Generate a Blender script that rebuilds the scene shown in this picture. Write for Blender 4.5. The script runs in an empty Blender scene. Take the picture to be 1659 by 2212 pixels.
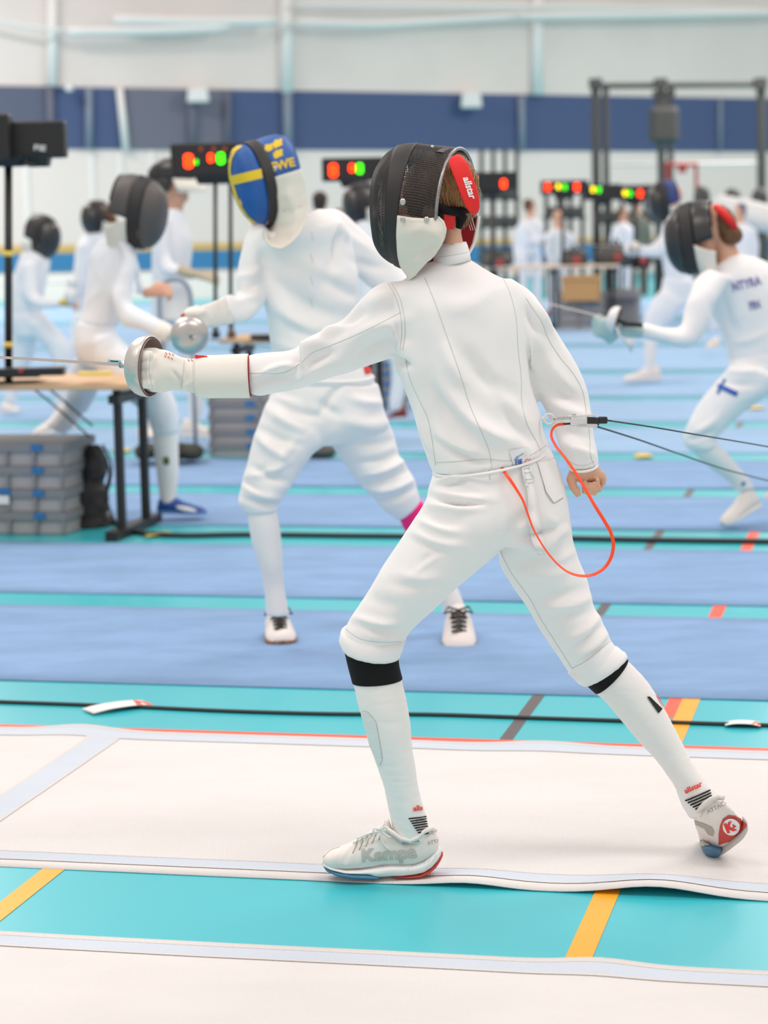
import bpy, bmesh, math, random
import numpy as np
from mathutils import Vector, Matrix, noise
from mathutils.bvhtree import BVHTree
random.seed(7)
# ---------------- camera ----------------
W, H = 1659.0, 2212.0
FPX = 5000.0                      # focal length in pixels of the 1659 wide frame
CAM = Vector((0, 0, 1.5))
pitch = math.atan((1106 - 440) / FPX)
roll = math.radians(1.2)
cd = bpy.data.cameras.new('camera')
cam = bpy.data.objects.new('camera', cd)
bpy.context.collection.objects.link(cam)
cam.location = CAM
fw = Vector((0, math.cos(pitch), -math.sin(pitch)))
rt0 = Vector((1, 0, 0)); up0 = rt0.cross(fw)
rt = rt0 * math.cos(roll) - up0 * math.sin(roll)
up = up0 * math.cos(roll) + rt0 * math.sin(roll)
cam.rotation_euler = Matrix((rt, up, -fw)).transposed().to_euler()
cd.sensor_fit = 'HORIZONTAL'; cd.sensor_width = 24.0
cd.lens = 24.0 * FPX / W
cd.clip_end = 300; cd.clip_start = 0.1
cd.dof.use_dof = True; cd.dof.focus_distance = 5.12; cd.dof.aperture_fstop = 3.3
bpy.context.scene.camera = cam
# ---------------- light ----------------
w = bpy.data.worlds.new('hall_light'); bpy.context.scene.world = w; w.use_nodes = True
w.node_tree.nodes['Background'].inputs[0].default_value = (1.0, 0.905, 0.865, 1)
w.node_tree.nodes['Background'].inputs[1].default_value = 0.70
def area(loc, sx, sy, e, col=(1, .925, .875)):
    l = bpy.data.lights.new('ceiling_lamp', 'AREA'); l.shape = 'RECTANGLE'; l.size = sx; l.size_y = sy
    l.energy = e; l.color = col
    o = bpy.data.objects.new('ceiling_lamp', l); o.location = loc; bpy.context.collection.objects.link(o)
for (lx, ly, le) in ((-4, 3, 215), (4, 3, 215), (-4, 11, 250), (4, 11, 250), (-6, 21, 350), (6, 21, 350), (-9, 34, 1050), (9, 36, 1150)):
    area((lx, ly, 8.0), 4.5, 2.2, le)
sc = bpy.context.scene
sc.view_settings.view_transform = 'Standard'; sc.view_settings.look = 'None'
sc.view_settings.gamma = 1.0; sc.view_settings.use_curve_mapping = False
sc.view_settings.exposure = 0.12
# ---------------- helpers ----------------
COL = bpy.context.collection
AX = math.radians(12.9)           # the hall's own axes are turned against the camera
E1 = Vector((math.cos(AX), -math.sin(AX), 0)); E2 = Vector((math.sin(AX), math.cos(AX), 0))
def ray(px, py):
    return fw + rt * ((px - W / 2) / FPX) + up * ((H / 2 - py) / FPX)
def P(px, py, Y):
    d = ray(px, py); return CAM + d * (Y / d.y)
def G(px, py, z=0.0):
    d = ray(px, py); return CAM + d * ((z - CAM.z) / d.z)
def pix(p):
    v = Vector(p) - CAM; z = v.dot(fw)
    return (W / 2 + FPX * v.dot(rt) / z, H / 2 - FPX * v.dot(up) / z)
def tag(o, label=None, cat=None, group=None, kind=None):
    if label: o['label'] = label
    if cat: o['category'] = cat
    if group: o['group'] = group
    if kind: o['kind'] = kind
    return o
def empty(name, loc, label=None, cat=None, group=None, rz=0.0):
    o = bpy.data.objects.new(name, None); COL.objects.link(o); o.location = loc
    o.rotation_euler = (0, 0, rz); o.empty_display_size = .05
    if label: tag(o, label, cat, group)
    bpy.context.view_layer.update()
    return o
MATS = {}
def mat(name, col=(.8, .8, .8), rough=.6, metal=0.0, emit=None, es=0.0, bump=None, noise_amt=0.0, nscale=8.0, spec=.5, trans=0.0, col2=None):
    if name in MATS: return MATS[name]
    m = bpy.data.materials.new(name); m.use_nodes = True; nt = m.node_tree
    b = nt.nodes['Principled BSDF']
    b.inputs['Base Color'].default_value = (*col, 1); b.inputs['Roughness'].default_value = rough
    b.inputs['Metallic'].default_value = metal
    b.inputs['Specular IOR Level'].default_value = spec
    if trans: b.inputs['Transmission Weight'].default_value = trans
    if emit:
        b.inputs['Emission Color'].default_value = (*emit, 1); b.inputs['Emission Strength'].default_value = es
    tc = nt.nodes.new('ShaderNodeTexCoord')
    if noise_amt > 0 or col2:
        n = nt.nodes.new('ShaderNodeTexNoise'); n.inputs['Scale'].default_value = nscale; n.inputs['Detail'].default_value = 5
        nt.links.new(tc.outputs['Object'], n.inputs['Vector'])
        mx = nt.nodes.new('ShaderNodeMixRGB')
        c2 = col2 if col2 else tuple(max(0, c * (1 - noise_amt)) for c in col)
        mx.inputs[1].default_value = (*col, 1); mx.inputs[2].default_value = (*c2, 1)
        nt.links.new(n.outputs['Fac'], mx.inputs[0]); nt.links.new(mx.outputs[0], b.inputs['Base Color'])
    if bump:
        sc_, st, di = bump
        n2 = nt.nodes.new('ShaderNodeTexNoise'); n2.inputs['Scale'].default_value = sc_; n2.inputs['Detail'].default_value = 3
        nt.links.new(tc.outputs['Object'], n2.inputs['Vector'])
        bp = nt.nodes.new('ShaderNodeBump'); bp.inputs['Strength'].default_value = st; bp.inputs['Distance'].default_value = di
        nt.links.new(n2.outputs['Fac'], bp.inputs['Height']); nt.links.new(bp.outputs[0], b.inputs['Normal'])
    MATS[name] = m
    return m
def link(name, me, m, parent=None, smooth=True, world=True):
    if isinstance(m, (list, tuple)):
        for q in m: me.materials.append(q)
    elif m: me.materials.append(m)
    if smooth:
        me.polygons.foreach_set('use_smooth', [True] * len(me.polygons))
    o = bpy.data.objects.new(name, me); COL.objects.link(o)
    if parent is not None:
        o.parent = parent
        if world: o.matrix_parent_inverse = parent.matrix_world.inverted()
    return o
def pydata(name, vs, fs, m, parent=None, smooth=False, fix=False, world=True):
    me = bpy.data.meshes.new(name); me.from_pydata([tuple(v) for v in vs], [], fs); me.update()
    if fix:
        bm = bmesh.new(); bm.from_mesh(me); bmesh.ops.recalc_face_normals(bm, faces=bm.faces); bm.to_mesh(me); bm.free()
    return link(name, me, m, parent, smooth, world)
class MB:
    def __init__(s): s.v = []; s.f = []
    def add(s, vs, fs):
        o = len(s.v); s.v += [Vector(v) for v in vs]; s.f += [tuple(i + o for i in f) for f in fs]; return s
    def box(s, c, sz, R=None, taper=1.0):
        c = Vector(c); hx, hy, hz = sz[0] / 2, sz[1] / 2, sz[2] / 2
        vs = [Vector((x * hx * (taper if z > 0 else 1), y * hy * (taper if z > 0 else 1), z * hz)) for z in (-1, 1) for x, y in ((-1, -1), (1, -1), (1, 1), (-1, 1))]
        if R is not None: vs = [R @ v for v in vs]
        return s.add([c + v for v in vs], [(3, 2, 1, 0), (4, 5, 6, 7), (0, 1, 5, 4), (1, 2, 6, 5), (2, 3, 7, 6), (3, 0, 4, 7)])
    def tube(s, pts, r, n=10, caps=True):
        pts = [Vector(p) for p in pts]; rs = r if isinstance(r, (list, tuple)) else [r] * len(pts)
        rings = []; prev = None
        for i, p in enumerate(pts):
            t = (pts[min(i + 1, len(pts) - 1)] - pts[max(i - 1, 0)]).normalized()
            if prev is None:
                a = t.orthogonal().normalized()
            else:
                a = prev - t * prev.dot(t)
                a = a.normalized() if a.length > 1e-6 else t.orthogonal().normalized()
            prev = a; b = t.cross(a)
            rings.append([p + (a * math.cos(2 * math.pi * k / n) + b * math.sin(2 * math.pi * k / n)) * rs[i] for k in range(n)])
        vs = [v for rg in rings for v in rg]; fs = []
        for i in range(len(rings) - 1):
            for k in range(n):
                fs.append((i * n + k, i * n + (k + 1) % n, (i + 1) * n + (k + 1) % n, (i + 1) * n + k))
        if caps:
            fs.append(tuple(range(n - 1, -1, -1))); fs.append(tuple((len(rings) - 1) * n + k for k in range(n)))
        return s.add(vs, fs)
    def rings(s, rings, closed=True, caps=True):
        n = len(rings[0]); vs = [v for rg in rings for v in rg]; fs = []
        for i in range(len(rings) - 1):
            for k in range(n if closed else n - 1):
                fs.append((i * n + k, i * n + (k + 1) % n, (i + 1) * n + (k + 1) % n, (i + 1) * n + k))
        if caps:
            c0 = sum(rings[0], Vector()) / n; c1 = sum(rings[-1], Vector()) / n
            vs = vs + [c0, c1]; a = len(vs) - 2
            for k in range(n):
                fs.append((a, (k + 1) % n, k)); fs.append((a + 1, (len(rings) - 1) * n + k, (len(rings) - 1) * n + (k + 1) % n))
        return s.add(vs, fs)
    def ell(s, c, ax, n=14):
        """ellipsoid, ax = three half-axis vectors"""
        c = Vector(c); ax = [Vector(a) for a in ax]; rg = []
        for i in range(1, n):
            th = math.pi * i / n
            rg.append([c + ax[2] * math.cos(th) + (ax[0] * math.cos(2 * math.pi * k / (2 * n)) + ax[1] * math.sin(2 * math.pi * k / (2 * n))) * math.sin(th) for k in range(2 * n)])
        vs = [v for r_ in rg for v in r_]; m = 2 * n; fs = []
        for i in range(len(rg) - 1):
            for k in range(m): fs.append((i * m + k, (i + 1) * m + k, (i + 1) * m + (k + 1) % m, i * m + (k + 1) % m))
        vs += [c + ax[2], c - ax[2]]; a = len(vs) - 2
        for k in range(m):
            fs.append((a, k, (k + 1) % m)); fs.append((a + 1, (len(rg) - 1) * m + (k + 1) % m, (len(rg) - 1) * m + k))
        return s.add(vs, fs)
    def disc(s, c, nrm, r, th, n=24):
        nrm = Vector(nrm).normalized(); c = Vector(c)
        return s.tube([c - nrm * th / 2, c + nrm * th / 2], r, n)
    def build(s, name, m, parent=None, smooth=False, fix=True, world=True, bevel=0):
        o = pydata(name, s.v, s.f, m, parent, smooth, fix, world)
        if bevel:
            b = o.modifiers.new('bevel', 'BEVEL'); b.width = bevel; b.segments = 2; b.limit_method = 'ANGLE'
        return o
def interp(pts, n):
    """Catmull-Rom resample of a list of tuples"""
    A = np.array(pts, float); k = len(A)
    d = np.r_[0, np.cumsum(np.maximum(1e-6, np.linalg.norm(np.diff(A[:, :2] if A.shape[1] > 1 else A, axis=0), axis=1)))]
    t = np.linspace(0, d[-1], n); out = []
    T = np.gradient(A, d, axis=0)
    for x in t:
        i = min(np.searchsorted(d, x, side='right') - 1, k - 2); i = max(i, 0)
        h = d[i + 1] - d[i]; u = (x - d[i]) / h
        h00 = 2 * u**3 - 3 * u**2 + 1; h10 = u**3 - 2 * u**2 + u; h01 = -2 * u**3 + 3 * u**2; h11 = u**3 - u**2
        out.append(h00 * A[i] + h10 * h * T[i] + h01 * A[i + 1] + h11 * h * T[i + 1])
    return out
def loftrings(sts, Y0, inset=1.0, n=28, fine=3, se=1.0):
    S = [tuple(s) + ((0.0,) if len(s) < 6 else ()) for s in sts]
    A = np.array(S, float); mid = np.c_[(A[:, 0] + A[:, 2]) / 2, (A[:, 1] + A[:, 3]) / 2]
    S2 = interp([tuple(m) + tuple(a) for m, a in zip(mid, A)], (len(S) - 1) * fine + 1)
    out = []
    for q in S2:
        lx, ly, rx, ry, hd, dy = q[2:8]
        L = P(lx, ly, Y0 + dy); R = P(rx, ry, Y0 + dy); c = (L + R) / 2; a = (R - L) / 2 * inset; hd *= inset
        rg = []
        for k in range(n):
            t = 2 * math.pi * k / n; ct, st = math.cos(t), math.sin(t)
            if se != 1.0:
                ct = math.copysign(abs(ct)**se, ct); st = math.copysign(abs(st)**se, st)
            rg.append(c + a * ct + Vector((0, hd * st, 0)))
        out.append(rg)
    return out
def fuse(name, mb, voxel, smooth_it, m, parent, disp=None):
    me = bpy.data.meshes.new(name); me.from_pydata([tuple(v) for v in mb.v], [], mb.f); me.update()
    bm = bmesh.new(); bm.from_mesh(me); bmesh.ops.recalc_face_normals(bm, faces=bm.faces); bm.to_mesh(me); bm.free()
    o = bpy.data.objects.new(name, me); COL.objects.link(o)
    r = o.modifiers.new('r', 'REMESH'); r.mode = 'VOXEL'; r.voxel_size = voxel
    if smooth_it:
        s = o.modifiers.new('s', 'SMOOTH'); s.factor = .5; s.iterations = smooth_it
    dg = bpy.context.evaluated_depsgraph_get()
    me2 = bpy.data.meshes.new_from_object(o.evaluated_get(dg), depsgraph=dg)
    bpy.data.objects.remove(o); bpy.data.meshes.remove(me)
    me2.name = name
    if disp: disp(me2)
    return link(name, me2, m, parent)
def co_no(me):
    n = len(me.vertices); co = np.empty(n * 3); me.vertices.foreach_get('co', co); co = co.reshape(-1, 3)
    no = np.empty(n * 3); me.vertices.foreach_get('normal', no); return co, no.reshape(-1, 3)
def pixnp(co):
    v = co - np.array(CAM); z = v @ np.array(fw)
    return W / 2 + FPX * (v @ np.array(rt)) / z, H / 2 - FPX * (v @ np.array(up)) / z
def wrinkle(creases=(), amp=0.0, freq=9.0, stretch=(1, 1, 1), amp2=0.0, seed=0.0):
    """folds of the cloth: traced creases plus ridged noise, moved along the normals"""
    def f(me):
        co, no = co_no(me); d = np.zeros(len(co))
        if creases:
            x, y = pixnp(co); vis = np.clip(-(no @ np.array(fw)) * 1.6 + .2, 0, 1)
            for (x0, y0, x1, y1, wd, a) in creases:
                L = math.hypot(x1 - x0, y1 - y0); ux, uy = (x1 - x0) / L, (y1 - y0) / L
                s = (x - x0) * ux + (y - y0) * uy; p = -(x - x0) * uy + (y - y0) * ux
                bow = .06 * L * (1 - (2 * np.clip(s / L, 0, 1) - 1)**2)
                e = np.where(s < 0, -s, np.where(s > L, s - L, 0)) / (wd * 1.5)
                d += a * .0021 * np.exp(-((p - bow) / wd)**2) * np.exp(-e**2) * np.sin(np.pi * np.clip((s + wd) / (L + 2 * wd), 0.08, .92)) * vis
        if amp or amp2:
            for i in range(len(co)):
                c = co[i]
                if amp:
                    q = Vector((c[0] * freq * stretch[0] + seed, c[1] * freq * stretch[1], c[2] * freq * stretch[2]))
                    q += Vector((noise.noise(q * .6), noise.noise(q * .6 + Vector((5, 1, 2))), 0)) * 1.2
                    v = 1 - abs(noise.noise(q)) * 2.2
                    d[i] += amp * v
                if amp2:
                    d[i] += amp2 * noise.noise(Vector(c) * 4.5 + Vector((seed, 3, 1)))
        co = co + no * d[:, None]
        me.vertices.foreach_set('co', co.ravel()); me.update()
    return f
def bvh_of(objs):
    vs = []; fs = []
    for o in objs:
        b = len(vs); M = o.matrix_world if False else Matrix.Identity(4)
        vs += [v.co.copy() for v in o.data.vertices]; fs += [tuple(i + b for i in p.vertices) for p in o.data.polygons]
    return BVHTree.FromPolygons(vs, fs)
def hit(b, px, py, off=.001, fallback=None):
    d = ray(px, py).normalized(); loc, nrm, i, dist = b.ray_cast(CAM, d)
    if loc is None:
        return fallback
    if nrm.dot(d) > 0: nrm = -nrm
    return loc + nrm * off
def seam(name, b, pts, r, m, parent, n=None, off=0.0, sides=6):
    L = sum(math.hypot(pts[i + 1][0] - pts[i][0], pts[i + 1][1] - pts[i][1]) for i in range(len(pts) - 1))
    q = interp(pts, n or max(6, int(L / 5))); w_ = []
    for p in q:
        h = hit(b, p[0], p[1], off)
        if h is not None: w_.append(h)
    if len(w_) < 2: return None
    return MB().tube(w_, r, sides).build(name, m, parent, smooth=True)
def patch(name, b, poly, m, parent, off=.0015, step=4.0):
    """a flat piece of cloth or print that lies on the surface; poly in photo coordinates"""
    me = bpy.data.meshes.new(name); bm = bmesh.new()
    vs = [bm.verts.new((x, y, 0)) for x, y in poly]; bm.faces.new(vs)
    bmesh.ops.triangulate(bm, faces=bm.faces)
    for _ in range(4):
        es = [e for e in bm.edges if e.calc_length() > step]
        if not es: break
        bmesh.ops.subdivide_edges(bm, edges=es, cuts=1, use_grid_fill=True)
        bmesh.ops.triangulate(bm, faces=bm.faces)
    return proj(name, bm, b, m, parent, off)
def proj(name, bm, b, m, parent, off):
    dead = []; 
    for v in bm.verts:
        h = hit(b, v.co.x, v.co.y, off)
        if h is None: dead.append(v)
        else: v.co = h
    bmesh.ops.delete(bm, geom=dead, context='VERTS')
    if not bm.faces: bm.free(); return None
    for f_ in bm.faces:
        f_.normal_update()
        if f_.normal.dot(fw) > 0: f_.normal_flip()
    me = bpy.data.meshes.new(name); bm.to_mesh(me); bm.free()
    return link(name, me, m, parent, smooth=False)
def text_bm(s, size=1.0, bold=0.0, shear=0.0, sx=1.0):
    c = bpy.data.curves.new('t', 'FONT'); c.body = s; c.size = 1; c.align_x = 'CENTER'; c.align_y = 'CENTER'; c.offset = bold; c.shear = shear
    c.resolution_u = 3
    o = bpy.data.objects.new('t', c); COL.objects.link(o)
    dg = bpy.context.evaluated_depsgraph_get(); me = bpy.data.meshes.new_from_object(o.evaluated_get(dg), depsgraph=dg)
    bpy.data.objects.remove(o); bpy.data.curves.remove(c)
    bm = bmesh.new(); bm.from_mesh(me); bpy.data.meshes.remove(me)
    for v in bm.verts: v.co = Vector((v.co.x * size * sx, v.co.y * size, 0))
    return bm
def lettering(name, b, s, cx, cy, size, ang, m, parent, off=.0015, bold=0.015, shear=0, sx=1.0, cut=3.0, flip=False):
    bm = text_bm(s, size, bold, shear, sx)
    for _ in range(3):
        es = [e for e in bm.edges if e.calc_length() > cut]
        if not es: break
        bmesh.ops.subdivide_edges(bm, edges=es, cuts=1); bmesh.ops.triangulate(bm, faces=bm.faces)
    ca, sa = math.cos(math.radians(ang)), math.sin(math.radians(ang))
    for v in bm.verts:
        x, y = v.co.x, -v.co.y
        if flip: x = -x
        v.co = Vector((cx + x * ca - y * sa, cy + x * sa + y * ca, 0))
    return proj(name, bm, b, m, parent, off)
# ---------------- materials ----------------
def weave(name, col, scale=900, st=.25, rough=.9, col2=None, blot=0.0, bs=2.0):
    m = mat(name, col, rough, spec=.25)
    nt = m.node_tree; b = nt.nodes['Principled BSDF']; tc = nt.nodes.new('ShaderNodeTexCoord')
    hs = []
    for d in ('X', 'Y'):
        wv = nt.nodes.new('ShaderNodeTexWave'); wv.bands_direction = d; wv.inputs['Scale'].default_value = scale / 6.28
        wv.inputs['Distortion'].default_value = .4
        nt.links.new(tc.outputs['Object'], wv.inputs['Vector']); hs.append(wv)
    ad = nt.nodes.new('ShaderNodeMath'); ad.operation = 'ADD'
    nt.links.new(hs[0].outputs['Fac'], ad.inputs[0]); nt.links.new(hs[1].outputs['Fac'], ad.inputs[1])
    bp = nt.nodes.new('ShaderNodeBump'); bp.inputs['Strength'].default_value = st; bp.inputs['Distance'].default_value = .001
    nt.links.new(ad.outputs[0], bp.inputs['Height']); nt.links.new(bp.outputs[0], b.inputs['Normal'])
    n = nt.nodes.new('ShaderNodeTexNoise'); n.inputs['Scale'].default_value = bs; n.inputs['Detail'].default_value = 6
    n.inputs['Roughness'].default_value = .65
    mp = nt.nodes.new('ShaderNodeMapping'); mp.inputs['Scale'].default_value = (1, 2.2, 1)
    nt.links.new(tc.outputs['Object'], mp.inputs['Vector']); nt.links.new(mp.outputs[0], n.inputs['Vector'])
    rp = nt.nodes.new('ShaderNodeValToRGB'); rp.color_ramp.elements[0].position = .35; rp.color_ramp.elements[1].position = .62
    c2 = col2 or tuple(c * (1 - blot) for c in col)
    rp.color_ramp.elements[0].color = (*c2, 1); rp.color_ramp.elements[1].color = (*col, 1)
    nt.links.new(n.outputs['Fac'], rp.inputs[0]); nt.links.new(rp.outputs[0], b.inputs['Base Color'])
    return m
M_white = mat('white_fencing_cloth', (.87, .865, .865), .88, spec=.2, bump=(260, .12, .001))
M_bgwhite = mat('white_cloth_of_background_uniforms', (.80, .83, .87), .9, spec=.2)
M_cream = mat('cream_glove_leather', (.80, .78, .72), .8, spec=.25, bump=(300, .15, .001))
M_bib = mat('off_white_bib_cloth', (.76, .735, .66), .85, spec=.2, bump=(160, .15, .001))
M_seam = mat('grey_white_stitching', (.60, .61, .59), .9, spec=.1)
M_seamw = mat('white_stitching', (.72, .72, .71), .9, spec=.1)
M_sock = mat('white_knit_sock', (.85, .835, .82), .92, spec=.15, bump=(420, .35, .001))
M_black = mat('black_knit', (.008, .008, .009), .8, spec=.2)
M_blackpl = mat('black_plastic', (.012, .012, .013), .45)
M_wire = mat('black_wire_mesh', (.014, .014, .015), .3, spec=.8)
M_band = mat('black_leatherette_band', (.018, .017, .018), .55, bump=(90, .25, .001))
M_silver = mat('worn_silver_trim', (.45, .45, .46), .35, metal=.7, noise_amt=.7, nscale=60)
M_steel = mat('brushed_steel', (.62, .60, .58), .32, metal=.85, noise_amt=.25, nscale=40)
M_guard = mat('scratched_aluminium_guard', (.70, .67, .64), .38, metal=.55, noise_amt=.3, nscale=90, bump=(120, .3, .001))
M_guardin = mat('brown_shaded_guard_lining', (.30, .22, .20), .6)  # brown puts the shade inside the bell into the colour
M_red = mat('red_padding', (.75, .012, .012), .65, bump=(120, .1, .001))
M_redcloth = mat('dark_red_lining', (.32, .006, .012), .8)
M_print_red = mat('red_print', (.80, .04, .03), .7)
M_print_black = mat('black_print', (.01, .01, .01), .8)
M_print_white = mat('white_print', (.85, .85, .85), .6)
M_print_grey = mat('grey_shoe_print', (.50, .49, .44), .7)
M_print_blue = mat('blue_print', (.03, .12, .45), .7)
M_skin = mat('skin', (.78, .43, .29), .55, noise_amt=.12, nscale=30, spec=.35)
M_skin2 = mat('flushed_skin', (.55, .22, .15), .6, noise_amt=.1, nscale=20)
M_hair = mat('light_brown_hair', (.30, .15, .055), .55, noise_amt=.55, nscale=60, spec=.4)
M_hair2 = mat('brown_hair', (.16, .065, .022), .6, noise_amt=.4, nscale=40)
M_hairdk = mat('dark_hair', (.03, .02, .015), .6)
M_orange = mat('orange_red_cord', (1.0, .075, .012), .35, spec=.5)
M_clear = mat('clear_plastic', (.86, .84, .84), .15, trans=.35, spec=.6)
M_shoe = mat('white_shoe_mesh', (.87, .81, .765), .75, noise_amt=.14, nscale=25, bump=(380, .3, .001))
M_shoegrey = mat('warm_grey_shoe_panel', (.42, .39, .34), .75)
M_midsole = mat('white_foam_midsole', (.80, .80, .80), .6, bump=(40, .4, .003))
M_solblue = mat('blue_rubber_outsole', (.08, .20, .33), .5)
M_solred = mat('red_rubber_outsole', (.55, .06, .045), .5)
M_gum = mat('brown_gum_outsole', (.30, .13, .05), .6)
M_lace = mat('white_lace', (.80, .80, .76), .8)
M_laceb = mat('black_lace', (.015, .015, .012), .8)
M_pink = mat('pink_sock', (.95, .02, .22), .8)
M_sweblue = mat('blue_painted_mesh', (.008, .11, .42), .5, noise_amt=.35, nscale=22, bump=(500, .4, .001))
M_sweyel = mat('yellow_painted_mesh', (.72, .52, .015), .55, bump=(500, .4, .001))
M_teal = mat('turquoise_sports_floor', (.045, .52, .60), .30, noise_amt=.10, nscale=1.3, spec=.45)
M_linor = mat('yellow_orange_floor_paint', (.95, .40, .012), .4)
M_linred = mat('red_floor_paint', (.90, .10, .045), .45)
M_lingrey = mat('dark_grey_floor_paint', (.10, .085, .09), .45)
M_piste = weave('white_piste_fabric', (.73, .72, .715), 500, .5, .85, blot=.05, bs=1.6)
M_pband = weave('pale_blue_piste_stripe', (.60, .67, .76), 500, .5, .85, blot=.04, bs=2)
M_pborder = weave('beige_grey_stripe_border', (.68, .65, .62), 500, .4, .85, blot=.03, bs=2)
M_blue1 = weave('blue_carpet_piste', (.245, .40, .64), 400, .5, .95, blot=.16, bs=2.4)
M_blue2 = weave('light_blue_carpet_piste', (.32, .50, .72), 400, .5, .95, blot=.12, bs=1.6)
M_cable = mat('black_cable', (.02, .025, .025), .5)
M_tapew = mat('white_tape', (.85, .84, .82), .6)
M_tapey = mat('yellow_tape', (.85, .62, .10), .6)
M_wood = mat('pale_birch_tabletop', (.72, .48, .27), .5, noise_amt=.15, nscale=12)
M_crate = mat('grey_crate_plastic', (.24, .245, .26), .6)
M_cratel = mat('light_grey_crate_wall', (.40, .395, .40), .6)
M_crateb = mat('blue_crate_handle', (.02, .17, .42), .5)
M_card = mat('cardboard', (.50, .29, .12), .8)
M_disp = mat('black_display_housing', (.012, .012, .013), .4)
M_rack = mat('dark_olive_steel', (.07, .07, .065), .5)  # dark steel lightened to paint in the haze of distance
M_redmet = mat('red_painted_steel', (.40, .05, .04), .5)
M_led = {'r': mat('red_led', (.2, .0, .0), .5, emit=(1, .035, .0), es=9), 'g': mat('green_led', (.0, .2, .0), .5, emit=(.06, 1, .0), es=5.0), 'y': mat('yellow_led', (.2, .2, .0), .5, emit=(1, .75, .0), es=6.0), 'd': mat('dim_red_led', (.1, .02, .0), .5, emit=(.5, .08, .02), es=.5)}
M_wallup = mat('pale_grey_wall_above_band', (.86, .775, .735), .9, noise_amt=.16, nscale=.8)
M_walllo = mat('light_grey_wall', (.84, .765, .735), .9)
M_wallbl = mat('navy_blue_wall_band', (.075, .11, .23), .9)
M_wallgr = mat('grey_violet_net_panel', (.165, .17, .225), .9)
M_wallgr2 = mat('slate_net_panel', (.115, .13, .195), .9)
M_post = mat('white_wall_post', (.86, .84, .82), .8)
M_postb = mat('grey_blue_net_post', (.24, .29, .37), .8)
M_yel = mat('yellow_wall_strip', (.72, .48, .14), .8)
M_bluestrip = mat('blue_wall_strip', (.05, .24, .50), .8)
M_whitepl = mat('white_plastic', (.74, .76, .76), .5)
M_greenblk = mat('olive_black_bag', (.03, .035, .025), .8)
# ---------------- the hall ----------------
def vat(px, py, z=0.0): return G(px, py, z).dot(E2)
def uv(u, v, z=0.0): return E1 * u + E2 * v + Vector((0, 0, z))
def strip(name, u0, u1, v0, v1, z, m, parent=None, th=.0):
    mb = MB(); a = [uv(u0, v0, z), uv(u1, v0, z), uv(u1, v1, z), uv(u0, v1, z)]
    mb.add(a, [(0, 1, 2, 3)])
    return mb.build(name, m, parent, fix=False)
floor = tag(pydata('floor', [uv(-40, -3, 0), uv(40, -3, 0), uv(40, 75, 0), uv(-40, 75, 0)], [(0, 1, 2, 3)], M_teal), kind='structure')
nm = M_teal.node_tree
# court lines painted on the floor, all running away from the camera
def court_line(pxa, pxb, py, m, v0=1.0, v1=30.0, z=.0012):
    a = G(pxa, py).dot(E1); b = G(pxb, py).dot(E1)
    strip('court_line', a, b, v0, v1, z, m, floor)
court_line(1283, 1337, 1932, M_linor, v1=vat(1515, 1500))
court_line(-130, -74, 2050, M_linor, v1=vat(100, 1840))
court_line(1151, 1177, 1502, M_lingrey, v0=vat(1100, 1604), v1=30)
court_line(1445, 1480, 1509, M_linred, v0=vat(1460, 1552), v1=30, z=.0009)
strip('court_line', -3, 4, vat(830, 1597) + .0, vat(830, 1591), .0016, M_linred, floor)
strip('court_line', -.42, .12, vat(690, 1306), vat(690, 1301), .0012, M_linred, floor)
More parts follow.
